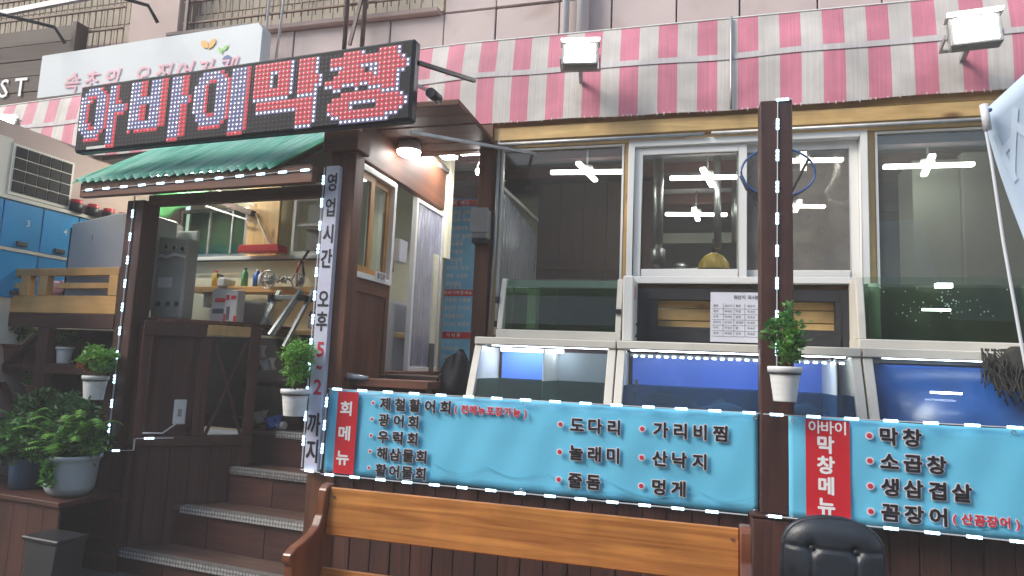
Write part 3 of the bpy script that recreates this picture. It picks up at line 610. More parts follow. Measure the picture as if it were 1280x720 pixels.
# ---------------------------------------------------------------- fish tanks
def tank(label, x0, x1, yb, yt, z0, z1, yback, backs, water, wz, zf, right=True, rimw=.048, glassm='tank_glass'):
    t = Thing('fish_tank', label, 'fish tank', ((x0+x1)/2, yback, zf))
    def yy(z): k = (z-z0)/(z1-z0); return yb+(yt-yb)*(k**1.25)
    prof = [(yy(z0+(z1-z0)*i/8), z0+(z1-z0)*i/8) for i in range(9)]
    side = [(y, z) for y, z in prof]+[(yback, z1), (yback, z0)]
    t.part('side_frame', MB().prism([(y, z) for y, z in prof]+[(y+.09, z) for y, z in reversed(prof)], 'x', x0, x0+rimw), 'cream', bevel=.004)
    if right: t.part('side_frame', MB().prism([(y, z) for y, z in prof]+[(y+.09, z) for y, z in reversed(prof)], 'x', x1-rimw, x1), 'cream', bevel=.004)
    t.part('side_panel', B(x0+.006, x0+.02, yt+.06, yback, z0, z1-.005), 'cream'); t.part('side_panel', B(x1-.02, x1-.006, yt+.06, yback, z0, z1-.005), 'cream')
    for a, c, mt in backs: t.part('back_panel', B(x0+rimw+(x1-x0-2*rimw)*a+.001, x0+rimw+(x1-x0-2*rimw)*c-.001, yback-.03, yback-.01, z0+.01, z1-.02), mt)
    t.part('base', B(x0+.004, x1-.004, yb+.03, yback, zf, z0), 'cream')
    xr = x1-rimw if right else x1
    t.part('glass', MB().surf(lambda u, v: (x0+rimw+(xr-x0-rimw)*u, yy(z0+(z1-z0)*v)+.012, z0+(z1-z0)*v), 2, 16), glassm)
    if water: t.part('water', MB().prism([(yy(z0+(wz-z0)*i/4)+.03, z0+(wz-z0)*i/4+.004) for i in range(5)]+[(yback-.04, wz+.004), (yback-.04, z0+.004)], 'x', x0+.05, x1-.05), water)
    return t, yy
zl = .95
t, yy = tank('lower fish tank at the left end, its back half blue and half grey', -1.36, -.478, .165, .40, zl, 1.572, .88, ((0, .46, 'tank_blue'), (.46, 1, 'tank_grey')), 'water_teal', 1.36, .89)
t.part('top_frame', B(-1.36, -.478, .385, .50, 1.575, 1.622), 'cream', bevel=.005); t.part('lid', B(-1.35, -.485, .50, .88, 1.585, 1.60), 'cream')
t.part('tank_glow_bar', B(-1.28, -.86, .70, .74, 1.545, 1.565), 'tank_led'); t.part('tank_glow_bar', B(-1.28, -.54, .50, .515, 1.572, 1.580), 'tank_led'); t.part('divider', B(-.925, -.917, .42, .85, zl, 1.56), 'white')  # second glow bar is added under the lid to brighten the interior
t, yy = tank('wide middle fish tank of the lower row with a bright blue back', -.470, .836, .165, .40, zl, 1.572, .88, ((0, 1, 'tank_blue'),), 'water_blue', 1.36, .89)
t.part('top_frame', B(-.470, .836, .385, .50, 1.575, 1.624), 'cream', bevel=.005); t.part('lid', B(-.46, .83, .50, .88, 1.585, 1.60), 'cream'); t.part('divider', B(.715, .722, .42, .85, zl, 1.56), 'white')
t.part('tank_glow_bar', B(-.40, .78, .50, .53, 1.570, 1.582), 'tank_led')  # bar under the lid, added to brighten the blue interior
ls = t.part('light_rail', MB().bar((-.40, .47, 1.545), (.78, .47, 1.545), .015, .015), 'galv')
for k in range(26): t.part('led_diode', B(-.38+k*.045, -.36+k*.045, .455, .462, 1.533, 1.541), 'tank_led', parent=ls)
for x in (-.245, .04, .43, .70): t.part('clip', MB().prism([(x-.012, 1.57), (x+.012, 1.57), (x, 1.545)], 'y', .425, .44), 'black')
t.part('pump', MB().box(-.37, -.34, .34, .37, 1.2, 1.33).tube([(-.355, .355, 1.33), (-.35, .36, 1.40)], .009, 6), 'black'); t.part('air_hose', MB().tube([(.72, .38, 1.24), (.66, .34, 1.18), (.62, .3, 1.05)], .01, 6), 'terracotta')
t, yy = tank('fish tank with deep navy blue water at the right end of the lower row', .846, 2.1, .165, .40, zl, 1.572, .88, ((0, 1, 'tank_navy'),), None, 1.3, .89)
t.part('top_frame', B(.846, 2.1, .385, .50, 1.575, 1.626), 'cream', bevel=.005); t.part('lid', B(.86, 2.09, .50, .88, 1.585, 1.60), 'cream'); t.part('water', MB().surf(lambda u, v: (.90+1.15*u, .45-.18*(1-v), zl+.59*v), 2, 2, thick=(0, .3, 0)), 'tank_navy')
t.part('top_bar', B(.9, 2.05, .42, .44, 1.55, 1.57), 'galv'); t.part('tank_glow_bar', B(.95, 2.0, .43, .445, 1.572, 1.584), 'tank_led'); t.part('tank_glow_bar', B(1.13, 1.27, .28, .285, 1.40, 1.41), 'tank_led')  # lid bar added to brighten the tank; short front strip paints a reflection
# upper row
t, yy = tank('small green glass fish tank above the blue and grey one', -1.285, -.475, .60, .68, 1.685, 2.03, .885, ((0, .14, 'pale_green'), (.14, .42, 'tank_green'), (.42, 1, 'tank_murk')), None, 1.9, 1.627, True, .036, 'pane_green')
t.part('bottom_frame', B(-1.285, -.475, .585, .64, 1.627, 1.684), 'cream', bevel=.005); t.part('water', B(-1.245, -.515, .66, .84, 1.69, 1.965), 'water_green')
t.part('top_rim', B(-1.245, -.515, .69, .70, 1.975, 2.02), 'acrylic_edge'); t.part('filter_box', B(-1.11, -1.05, .70, .80, 1.70, 1.98), 'pale_green'); t.part('clip', B(-.51, -.478, .60, .625, 1.80, 1.83), 'black')
t.part('hinge', B(-1.31, -1.285, .62, .66, 1.86, 1.90), 'black'); t.part('hinge', B(-1.31, -1.285, .62, .66, 1.70, 1.74), 'black')
t, yy = tank('dark murky glass fish tank standing on the navy blue one', .868, 2.1, .60, .66, 1.685, 2.05, .885, ((0, .12, 'pale_green'), (.12, .75, 'tank_murk'), (.75, 1, 'tank_green')), None, 1.9, 1.627, True, .042, 'pane_green')
t.part('bottom_frame', B(.868, 2.1, .585, .64, 1.627, 1.684), 'cream', bevel=.005); t.part('water', B(.92, 2.05, .66, .84, 1.69, 1.99), 'water_green')
bb = MB(); rr = random.Random(4)
for k in range(60):
    x = rr.gauss(1.28, .15); z = rr.gauss(1.90, .05)
    if .93 < x < 2.0 and 1.72 < z < 2.0: bb.ball((x, .655, z), rr.uniform(.002, .005), n=6)
t.part('bubble', bb, 'bubble', stuff=True); t.part('tank_glow_bar', B(1.30, 1.38, .7, .74, 1.995, 2.02), 'tank_led'); t.part('tank_glow_bar', B(1.22, 1.36, .68, .70, 1.86, 1.872), 'tank_led')
t.part('filter_tube', MB().tube([(.99, .75, 1.7), (.985, .75, 2.02)], .03, 10), 'pale_green')
t = Thing('control_unit', 'white boxed control unit with red label between green tank and planked opening', 'control unit', (-.43, .6, 1.63)); t.part('body', B(-.465, -.40, .58, .87, 1.627, 2.04), 'white', bevel=.008); t.part('red_label', B(-.40, -.398, .66, .70, 1.90, 1.98), 'red_panel'); t.part('cable', MB().tube([(-.39, .7, 1.75), (-.37, .68, 1.70), (-.39, .66, 1.66)], .005, 6), 'black')
# fish lying in the lower tanks
def fish(label, x, y, z, l, ang, mt):
    t = Thing('fish', label, 'fish', (x, y, z)); rings = []
    bd = MB(); prof = [(0, .02), (.12, .55), (.3, 1), (.55, .85), (.8, .35), (.93, .16)]
    R_ = Matrix.Translation((x, y, z)) @ Matrix.Rotation(ang, 4, 'Z')
    vs = []; n = 10
    for a, r in prof:
        for j in range(n): th = 2*pi*j/n; vs.append(R_ @ Vector(((a-.5)*l, cos(th)*r*l*.07, sin(th)*r*l*.15)))
    bd.add(vs, [(i*n+j, i*n+(j+1) % n, (i+1)*n+(j+1) % n, (i+1)*n+j) for i in range(len(prof)-1) for j in range(n)], 0, True)
    t.part('body', bd, mt); tl_ = MB(); tl_.add([R_ @ Vector(q) for q in ((.42*l, .002, 0), (.58*l, 0, .13*l), (.53*l, 0, 0), (.58*l, 0, -.13*l), (.42*l, -.002, 0))], [(0, 1, 2), (0, 2, 3)]); t.part('tail', tl_, mt)
    fn = MB(); fn.add([R_ @ Vector(q) for q in ((-.15*l, 0, .14*l), (0, 0, .22*l), (.25*l, 0, .10*l))], [(0, 1, 2)]); t.part('fin', fn, mt)
fish('dark fish swimming low at the left of the wide middle tank', -.20, .50, 1.29, .26, .2, 'black_matte'); fish('dark fish swimming low beside the pot in the wide middle tank', .12, .52, 1.25, .28, 2.9, 'lamp_grey')
fish('grey fish near the air hose at the right of the middle tank', .58, .52, 1.27, .24, .4, 'lamp_grey'); fish('small dark fish low in the blue and grey tank', -.70, .50, 1.28, .22, .1, 'black_matte')
# notice sheet
t = Thing('notice_sheet', 'white paper table of origin notice pinned in front of the planked opening', 'notice', (.2, .84, 1.65)); t.part('sheet', B(.063, .375, .846, .850, 1.655, 1.972), 'paper')
gr = MB()
for z in (1.865, 1.83, 1.795, 1.76, 1.725, 1.69): gr.box(.075, .365, .8445, .845, z, z+.0018)
for x in (.14, .205, .27): gr.box(x, x+.0018, .8435, .844, 1.69, 1.90)
t.part('table_grid', gr, 'grey_ink'); tx = MB(); write(tx, '원산지 표시판', .215, 1.94, .028, .024, .844, .02)
for r_, row in enumerate((('품목', '원산지', '품목', '원산지'), ('광어', '국내산', '막창', '국내산'), ('우럭', '국내산', '곱창', '국내산'), ('도다리', '국내산', '삼겹살', '국내산'), ('낙지', '국내산', '쌀', '국내산'), ('멍게', '국내산', '김치', '국내산'))):
    for c_, s_ in enumerate(row): write(tx, s_, .088+c_*.068, 1.885-r_*.035, .017, .016, .844, .012)
t.part('lettering', tx, 'grey_ink')

# ---------------------------------------------------------------- deck front under the banners
sk = Thing('deck_front', 'dark brown vertical board skirting of the deck under the cyan banners', 'deck', (0, .06, 0))
x = -2.08; k = 0
while x < 2.6:
    wd = (.128, .132, .125)[k % 3]; sk.part('board', B(x+.002, x+wd-.003, .05+(k % 2)*.003, .075, .0, 1.24), 'dark_z', bevel=.003); x += wd; k += 1
sk.part('top_rail', B(-2.08, 2.6, .02, .11, 1.242, 1.262), 'dark_x'); sk.part('deck_body', B(-2.08, 2.6, .12, 1.0, 0, .80), 'black_matte')
sk.part('counter_board', B(-2.04, -1.55, .13, .34, 1.285, 1.335), 'brown_x', bevel=.004); sk.part('counter_board', B(-2.02, -1.40, .42, .85, 1.325, 1.36), 'tread_x', bevel=.004)

# ---------------------------------------------------------------- posts
single('wooden_post', B(.290, .446, -.045, .10, .79, 2.872), 'post_z', 'square dark brown post in front of the tanks carrying a flower pot', 'post', base=(.37, 0, 0), bevel=.006)
t = Thing('post_base', 'wide dark brown boxed post foot beside the right end of the bench', 'post base', (.34, -.05, 0)); t.part('box', B(.245, .44, -.075, .045, 0, .775), 'dark_z', bevel=.012); t.part('cap', B(.24, .445, -.08, .045, .776, .788), 'dark_x', bevel=.004)
t = Thing('wooden_post', 'brown corner post with square cap beside the vertical opening hours sign', 'post', (-2.15, .05, 0)); t.part('shaft', B(-2.255, -2.075, .030, .145, 0, 2.735), 'brown_z', bevel=.005); t.part('cap', B(-2.285, -2.045, -.02, .15, 2.737, 2.865), 'brown_x', bevel=.006)

# ---------------------------------------------------------------- banners
def wave(y, xs):
    m_ = MB()
    for x0, x1, z0, amp in xs:
        pts = [(x0+(x1-x0)*i/24, z0+amp*(abs(i/24-.5)*2)**1.6*(1 if True else 0)) for i in range(25)]
        vs = []
        for px, pz in pts: vs += [(px, y, pz), (px, y, pz+.004)]
        m_.add(vs, [(2*i, 2*i+2, 2*i+3, 2*i+1) for i in range(24)])
    return m_
b1 = Thing('menu_banner', 'long cyan seafood menu banner with black Korean dish names left of the brown post', 'banner', (-.9, 0, .77))
b1.part('sheet', MB().surf(lambda u, v: (-2.135+2.42*u, .012+.002*sin(u*23+v*2)+.0022*sin(u*61-v*5)+.0015*sin(v*9+u*7), .775+.487*v+.004*sin(u*15)*(v-.5)), 90, 10, thick=(0, .006, 0)), 'banner_cyan')
Y0 = -.003
b1.part('red_strip', B(-2.063, -1.930, Y0-.002, Y0, .783, 1.256), 'red_panel')
for c_, z in (('회', 1.156), ('메', 1.013), ('뉴', .872)): m_ = MB(); print_text(m_, c_, -2.005, z, .088, .1, Y0, .034, sx=1.1); b1.part('heading_letter', m_, 'white_ink')
dots = MB(); dh = MB()
it = []
for s_, z, adv, zb in (('제철활어회', 1.198, .0932, 1.201), ('광어회', 1.104, .091, 1.108), ('우럭회', 1.009, .091, 1.014), ('해삼물회', .915, .081, .923), ('활어물회', .820, .0813, .831)):
    it.append((s_, -1.755, z, .076, adv)); disc(dots, -1.832, zb, .0075, Y0-.004); disc(dh, -1.832, zb, .0135, Y0-.002)
for s_, x, z, xd in (('도다리', -.627, 1.148, -.717), ('놀래미', -.628, 1.003, -.717), ('줄돔', -.629, .859, -.717), ('가리비찜', -.190, 1.152, -.284), ('산낙지', -.192, 1.006, -.284), ('멍게', -.196, .863, -.284)):
    it.append((s_, x, z, .082, .0975)); disc(dots, xd, z, .0115, Y0-.004); disc(dh, xd, z, .018, Y0-.002)
for q in it: m_ = MB(); print_text(m_, q[0], q[1], q[2], q[3], q[4], Y0, .034, .048, sx=1.06); b1.part('dish_name', m_, ['ink', 'halo'])
b1.part('bullet_edge', dh, 'halo', stuff=True); b1.part('bullet', dots, 'red_ink', stuff=True)
m_ = MB(); print_text(m_, '(전메뉴포장가능)', -1.318, 1.195, .050, .0506, Y0, .034, .06); b1.part('small_lettering', m_, ['red_ink', 'halo'])
b1.part('wave_print', wave(-.001, ((-1.45, -1.12, .84, .05), (-1.12, -.80, .845, .045), (-.78, -.45, .83, .05), (-.44, -.02, .81, .05), (0, .27, .82, .04))), 'wave_line')
b2 = Thing('menu_banner', 'cyan grill menu banner with red heading strip right of the brown post', 'banner', (1.2, -.05, .77))
b2.part('sheet', MB().surf(lambda u, v: (.418+1.9*u, -.062+.002*sin(u*19+v*2)+.0022*sin(u*53-v*5)+.0015*sin(v*9+u*7), .775+.488*v+.004*sin(u*13)*(v-.5)), 80, 10, thick=(0, .006, 0)), 'banner_cyan')
Y1 = -.072
b2.part('red_strip', B(.492, .684, Y1-.002, Y1, .79, 1.256), 'red_panel')
m_ = MB(); print_text(m_, '아바이', .533, 1.219, .066, .0555, Y1, .020); b2.part('heading_word', m_, 'white_ink')
for k, ch in enumerate('막창메뉴'): m_ = MB(); print_text(m_, ch, .580, 1.138-k*.095, .086, .1, Y1, .038, .03); b2.part('heading_letter', m_, ['white_ink', 'ink'])
it = []; dots = MB(); dh = MB()
for s_, z in (('막창', 1.195), ('소곱창', 1.080), ('생삼겹살', .965), ('꼼장어', .851)):
    it.append((s_, .850, z, .084, .0965)); disc(dots, .768, z, .0115, Y1-.004); disc(dh, .768, z, .0185, Y1-.002)
for q in it: m_ = MB(); print_text(m_, q[0], q[1], q[2], q[3], q[4], Y1, .038, .048, sx=1.06); b2.part('dish_name', m_, ['ink', 'halo'])
b2.part('bullet_edge', dh, 'halo', stuff=True); b2.part('bullet', dots, 'red_ink', stuff=True)
m_ = MB(); print_text(m_, '(산꼼장어)', 1.108, .853, .050, .0485, Y1, .034, .06); b2.part('small_lettering', m_, ['red_ink', 'halo'])
b2.part('wave_print', wave(Y1+.004, ((1.0, 1.35, .81, .05), (1.36, 1.75, .80, .05))), 'wave_line')
for t_, y_, pts_ in ((b1, Y0, ((-2.115, 1.245), (-2.115, .79), (.27, 1.245), (.27, .79), (-.92, 1.25), (-.92, .785))), (b2, Y1, ((.435, 1.245), (.435, .79), (1.35, 1.25)))):
    for ex, ez in pts_: ey = t_.part('eyelet', MB().tube([(ex+.008*cos(a*pi/6), y_-.002, ez+.008*sin(a*pi/6)) for a in range(12)], .0025, 6, closed=True), 'steel')
# vertical opening hours sign
vs_ = Thing('opening_hours_sign', 'narrow white vertical sign with opening hours on the corner post', 'sign', (-2.2, 0, .78))
vs_.part('panel', B(-2.254, -2.162, -.012, .029, .785, 2.638), 'vert_sign', bevel=.002)
for ch, z, h_ in zip('영업시간오후까지', (2.53, 2.37, 2.205, 2.05, 1.80, 1.665, 1.05, .895), (.125,)*6+(.145,)*2): m_ = MB(); print_text(m_, ch, -2.206, z, h_, .1, -.0105, .022, sx=.68); vs_.part('letter', m_, 'ink')
for ch, z in (('5', 1.50), ('~', 1.40), ('2', 1.275)): m_ = MB(); print_text(m_, ch, -2.200, z, .125, .1, -.0105, .022, sx=.9 if ch != '~' else .5); vs_.part('red_numeral', m_, 'red_ink')

# ---------------------------------------------------------------- LED light strips
_ledme = {}
def led_strip(label, runs, left=False, pitch=.165, ml=.062, start=.03, n=None, out=(0, -1, 0)):
    """runs = list of straight pieces (p0, p1)"""
    p0 = runs[0][0]; t = Thing('light_strip', label, 'light strip', p0, left)
    cab = MB()
    for a, c in runs: cab.bar(a, c, .009, .004)
    t.part('cable', cab, 'pipe_white')
    for a, c in runs:
        a, c = Vector(a), Vector(c); L_ = (c-a).length; d = (c-a)/L_; s_ = start
        while s_+ml < L_+.001:
            q = a+d*(s_+ml/2); key = tuple(round(v, 4) for v in d)+(ml,)
            if key not in _ledme:
                m_ = MB(); o_ = Vector(out)
                m_.bar(-d*ml/2, d*ml/2, .013, .004, out, 0) if abs(d.z) < .9 else m_.bar(-d*ml/2, d*ml/2, .016, .004, (0, 1, 0), 0)
                for j in range(3):
                    e = d*((j-1)*ml*.34)+o_*.005; h_ = .0058
                    m_.box(e.x-h_-(.002 if abs(d.x) > .5 else 0), e.x+h_+(.002 if abs(d.x) > .5 else 0), e.y-.003, e.y+.003, e.z-h_, e.z+h_, 1)
                _ledme[key] = make_mesh('led_module', m_, ['white', 'led_white'])
            o = bpy.data.objects.new('led_module', _ledme[key]); COL.objects.link(o); o.parent = t.o; o.location = q-t.base; s_ += pitch
    return t
led_strip('white light strip along the top edge of the long menu banner', [((-2.13, -.008, 1.268), (.29, -.008, 1.266))])
led_strip('white light strip along the bottom edge of the long menu banner', [((-2.14, -.012, .772), (.235, -.012, .770))])
led_strip('white light strip along the top edge of the grill menu banner', [((.30, -.084, 1.268), (2.3, -.084, 1.274))])
led_strip('white light strip along the bottom edge of the grill menu banner', [((.31, -.095, .792), (2.3, -.085, .774))], start=.01)
led_strip('white light strip running down the brown post in front of the tanks', [((.375, -.05, 2.86), (.365, -.05, 1.34))], start=.09)
led_strip('short white light strip across the top of the brown post', [((.355, -.052, 2.868), (.445, -.052, 2.868))], start=.012)
led_strip('white light strip down the left edge of the opening hours sign', [((-2.268, -.01, 2.63), (-2.268, -.01, .80))], start=.05, pitch=.145)
led_strip('white light strip down the left edge of the long menu banner', [((-2.128, -.016, 1.24), (-2.138, -.016, .80))], start=.02, pitch=.135)
led_strip('short white light strip at the foot of the opening hours sign', [((-2.27, -.018, .788), (-2.14, -.018, .780))], start=.03)
led_strip('white light strip along the front beam under the green porch roof', [((-2.03, -.155, 2.545), (-.10, -.155, 2.575))], left=True, start=.04)
led_strip('white light strip down the left porch post ending at the stair rail', [((-1.70, -.008, 2.53), (-1.70, -.008, .80))], left=True, start=.10)
led_strip('short white light strip bent along the foot of the left porch post', [((-1.69, -.014, .765), (-1.47, -.010, .785)), ((-1.46, -.01, .785), (-1.46, -.01, .86)), ((-1.46, -.0, .862), (-1.28, .14, .868))], left=True, pitch=.14, start=.05)

# ---------------------------------------------------------------- red letter sign
ls = Thing('letter_sign', 'black dot matrix sign with lit red and white Korean letters over the porch', 'sign', (-.65, -.3, 2.75), True)
SL0, SL1, SZ0, SZ1 = -1.985, .675, 2.770, 3.245
HL0, HL1 = -1.965, .640
ls.part('housing', B(HL0, HL1, -.295, -.225, SZ0, SZ1), 'black', bevel=.012); ls.part('face', B(HL0+.015, HL1-.015, -.299, -.295, SZ0+.015, SZ1-.015), 'sign_face')
G = [
 ["..WWWWR..WWR...", ".WWWWWWR.WWR...", "WWRRRWWWRWWR...", "WWWR.WWWRWWR...", "WWR..WWWRWWRR..", "WWR..WWWRWWWWWR", "WWR..WWWRWWWWWR", "WWR..WWWRWWRRR.", "WWR..WWWRWWR...", "WWWR.WWWRWWR...", "WWWRRWWWRWWR...", ".WWWWWWR.WWR...", "..WWWWR..WWR...", "..RRRRR..WWR...", ".........WWR...", ".........RRR..."],
 ["WWWRR.WWWRR.WWWRR.", "WWWRR.WWWRR.WWWRR.", "WWWRR.WWWRR.WWWRR.", "WWWRR.WWWRR.WWWRR.", "WWWWWWWWWRR.WWWRR.", "WWWWWWWWWRR.WWWWWR", "WWWRR.WWWRR.WWWWWR", "WWWRR.WWWRR.WWWRR.", "WWWRR.WWWRR.WWWRR.", "WWWRR.WWWRR.WWWRR.", "WWWWWWWWWRR.WWWRR.", "WWWWWWWWWRR.WWWRR.", "R.RRRRRRR...WWWRR.", "............WWWRR.", "............WWWRR.", "............RRR..."],
 ["..WWWWWR..WWWWR", ".WWWWWWWR.WWWWR", ".WWWRRWWWRWWWWR", "WWWR..WWWRWWWWR", "WWWR..WWWRWWWWR", "WWWR..WWWRWWWWR", "WWWR..WWWRWWWWR", "WWWR..WWWRWWWWR", "WWWR..WWWRWWWWR", "WWWR..WWWRWWWWR", ".WWWRRWWWRWWWWR", ".WWWWWWWWRWWWWR", "..WWWWWWR.WWWWR", "..RRRRRR..WWWWR", "..........WWWWR", "..........RRRR."],
 ["RRRRRRRRRW.RRRRW.", "RRRRRRRRRW.RRRRW.", "RRRRWWRRRW.RRRRW.", "RRRRW.RRRW.RRRRW.", "RRRRW.RRRW.RRRRRW", "RRRRW.RRRW.RRRRRW", "RRRRRRRRRW.RRRRWW", "RRRRRRRRRW.RRRRW.", "WWWWWWWWW..WWWWW.", ".RRRRRRRRRRRRRRW.", ".RRRRRRRRRRRRRRW.", ".WWWWWWWWWWRRRRW.", "...........RRRRW.", "...........RRRRW.", "...........RRRRW.", "...........WWWW.."],
 ["....RRRRW...RRRRW..", ".RRRRRRRRRRRRRRRW..", ".RRRRRRRRRRRRRRRRW.", ".WWWRRRRWWWWRRRRRRW", "...RRRRRR.WWRRRRRRW", "..RRRRRRRRRWRRRRWW.", "RRRRRRRRRRRRRRRRW..", "WWRRWWWRWWRRRRRRW..", "..WW...W..WWWRRRW..", "....RRRRRRRRRWWWW..", "..RRRRRRRRRRRRRRRW.", ".RRRRRWWWWWWRRRRRRW", ".RRRRRW.....RRRRRRW", ".WRRRRRRRRRRRRRRRW.", "..WWRRRRRRRRRRWWW..", "....WWWWWWWWWWW...."]]
starts = (0, 15.5, 34, 50, 67.5); PZ_ = .0290; PX_ = (SL1-SL0-.10)/86.5
md = {k: MB() for k in ('led_red', 'led_bluew', 'led_pale', 'led_redw', 'off', 'hr', 'hb')}
for ci, (g_, st) in enumerate(zip(G, starts)):
    for r_, row in enumerate(g_):
        for c_, ch in enumerate(row):
            if ch == '.': continue
            x = SL0+.045+(st+c_+.5)*PX_; z = SZ1-.030-(r_+.5)*PZ_*.94
            if ch == 'R': k = 'led_red'
            else: k = 'led_pale' if (ci > 2 or (r_+c_) % 5 == 0 or c_ in (0,)) else 'led_bluew'
            s_ = .0072; md[k].add([(x-s_, -.303, z), (x, -.303, z-s_), (x+s_, -.303, z), (x, -.303, z+s_), (x, -.309, z)], [(0, 1, 4), (1, 2, 4), (2, 3, 4), (3, 0, 4)])
            q = md['hr' if ch == 'R' else 'hb']; q.add([(x-PX_/2, -.3005, z-PZ_/2*.94), (x+PX_/2, -.3005, z-PZ_/2*.94), (x+PX_/2, -.3005, z+PZ_/2*.94), (x-PX_/2, -.3005, z+PZ_/2*.94)], [(0, 1, 2, 3)])
            if ch == 'R' and (ci > 2 or c_ % 3 == 0): md['led_redw'].add([(x-.0035, -.3095, z), (x, -.3095, z-.0035), (x+.0035, -.3095, z), (x, -.3095, z+.0035)], [(0, 1, 2, 3)])
ls.part('red_diode', md['led_red'], 'led_red', stuff=True); ls.part('blue_white_diode', md['led_bluew'], 'led_bluew', stuff=True); ls.part('white_diode', md['led_pale'], 'led_pale', stuff=True); ls.part('diode_core', md['led_redw'], 'led_redw', stuff=True)
ls.part('red_glow_field', md['hr'], 'led_halo_red', stuff=True); ls.part('blue_glow_field', md['hb'], 'led_halo_blue', stuff=True)  # emissive squares behind the lit diodes paint their glow
off = MB()
for r_ in range(16):
    for c_ in range(84):
        x = SL0+.045+(c_+.5)*PX_; z = SZ1-.030-(r_+.5)*PZ_*.94; s_ = .006; off.add([(x-s_, -.2998, z), (x, -.2998, z-s_), (x+s_, -.2998, z), (x, -.2998, z+s_)], [(0, 1, 2, 3)])
plain('lens_off', (.012, .014, .04), .3, .2, 9, 0); ls.part('unlit_diode', off, 'lens_off', stuff=True)
ls.part('maker_plate', B(-1.84, -1.66, -.302, -.299, 2.782, 2.80), 'galv')
ls.part('side_bracket', MB().bar((.64, -.25, 3.12), (.78, .22, 3.20), .022, .022), 'black'); ls.part('hinge_knob', MB().tube([(.70, -.1, 2.96), (.70, -.2, 2.96)], .03, 10), 'black')
ls.part('lower_brace', MB().bar((.58, -.18, 2.745), (1.0, .80, 2.90), .018, .018), 'galv')
ls.part('upper_brace', MB().bar((-1.2, -.2, 3.235), (-1.2, 1.0, 3.45), .02, .02), 'galv'); ls.part('upper_brace', MB().bar((.2, -.2, 3.235), (.2, 1.0, 3.45), .02, .02), 'galv')

# ---------------------------------------------------------------- porch roof with green corrugated sheet
pr = Thing('porch_roof', 'green corrugated plastic porch roof on brown beams over the steps', 'roof', (-1.3, 0, 2.6), True)
def cor(u, v, x0=-2.10, x1=-.36):
    x = x0+(x1-x0)*u; return (x+.05*v, -.185+.66*v, 2.606+.47*v+.017*sin(x*2*pi/.074))
pr.part('corrugated_sheet', MB().surf(lambda u, v: cor(u, v), 224, 6, thick=(0, 0, .003)), 'green_sheet')
pr.part('fascia_strip', B(-2.06, -.12, -.135, -.115, 2.601, 2.618), 'dark_x'); pr.part('front_beam', B(-2.06, -.095, -.150, -.105, 2.500, 2.600), 'brown_x', bevel=.004); pr.part('beam', B(-1.60, -.10, .02, .08, 2.46, 2.535), 'brown_x', bevel=.004)
for x in (-1.75, -1.3, -.85, -.42): pr.part('rafter', MB().bar((x, -.06, 2.63), (x, .46, 3.0), .04, .035), 'dark_y')
pr.part('back_beam', B(-2.1, -.1, .45, .52, 2.90, 3.0), 'dark_x')
lp = Thing('wooden_post', 'dark brown left porch post with light strip beside the stair', 'post', (-1.7, .07, 0), True)
lp.part('shaft', B(-1.775, -1.615, 0, .14, 0, 2.50), 'dark_z', bevel=.005); lp.part('side_board', B(-1.613, -1.50, .06, .14, 0, 1.62), 'dark_z', bevel=.004)
lp.part('wire', MB().tube([(-1.70, -.004, 2.5), (-1.715, -.004, 2.3)], .004, 5), 'black')

# ---------------------------------------------------------------- stairs
st = Thing('staircase', 'dark wooden entrance steps with checkered metal nosings', 'stairs', (-.8, .4, 0), True)
ZS = (.145, .402, .645, .890); YS = (0, .25, .50, .75); XL = (-1.50, -1.36, -1.22, -1.05)
for k in range(4):
    zb = 0 if k == 0 else ZS[k-1]; yn = YS[k+1]+.02 if k < 3 else 1.35
    st.part('tread', B(XL[k]-.16, -.09+.1*(k > 0), YS[k]+.003, yn, ZS[k]-.03, ZS[k]-.002), 'tread_x', bevel=.003)
    for j in range(3 if k < 2 else 2):
        xa = XL[k]-.16; L_ = (-.09-xa)/(3 if k < 2 else 2); st.part('riser_board', B(xa+j*L_+.002, xa+(j+1)*L_-.002, YS[k]+.015, YS[k]+.03, zb-.002, ZS[k]-.031), 'dark_x', bevel=.002)
    nx = (-1.50, -1.27, -1.10, -.93)[k]
    st.part('nosing', MB().prism([(YS[k]-.008, ZS[k]-.043), (YS[k]+.002, ZS[k]-.043), (YS[k]+.002, ZS[k]-.001), (YS[k]+.05, ZS[k]-.001), (YS[k]+.05, ZS[k]+.004), (YS[k]-.006, ZS[k]+.004)], 'x', nx, -.09+.08*(k > 0)), 'nosing')
st.part('stair_core', B(-1.2, .0, .80, 1.35, 0, .855), 'black_matte')
# stair rail, turned inwards
A2, B2 = Vector((-1.53, .03, 0)), Vector((-1.02, .60, 0)); DR = (B2-A2).normalized(); NR = Vector((-DR.y, DR.x, 0)); LR = (B2-A2).length
sr = Thing('stair_railing', 'dark brown stair side railing with panel and crossed braces', 'railing', tuple(A2), True)
def rb(s0, s1, n0, n1, z0, z1):
    q = [A2+DR*s+NR*n for s, n in ((s0, n0), (s1, n0), (s1, n1), (s0, n1))]
    return MB().add([(p.x, p.y, z) for z in (z0, z1) for p in q], [(0,3,2,1),(4,5,6,7),(0,1,5,4),(1,2,6,5),(2,3,7,6),(3,0,4,7)])
sr.part('skirt_back', rb(-.02, LR, .034, .045, .02, .798), 'dark_x'); sr.part('panel_back', rb(.0, .40, .064, .072, .868, 1.555), 'dark_x'); sr.part('top_rail', rb(0, .40, 0, .07, 1.555, 1.655), 'dark_x', bevel=.004); sr.part('bottom_rail', rb(0, LR, -.01, .07, .80, .868), 'dark_x', bevel=.004)
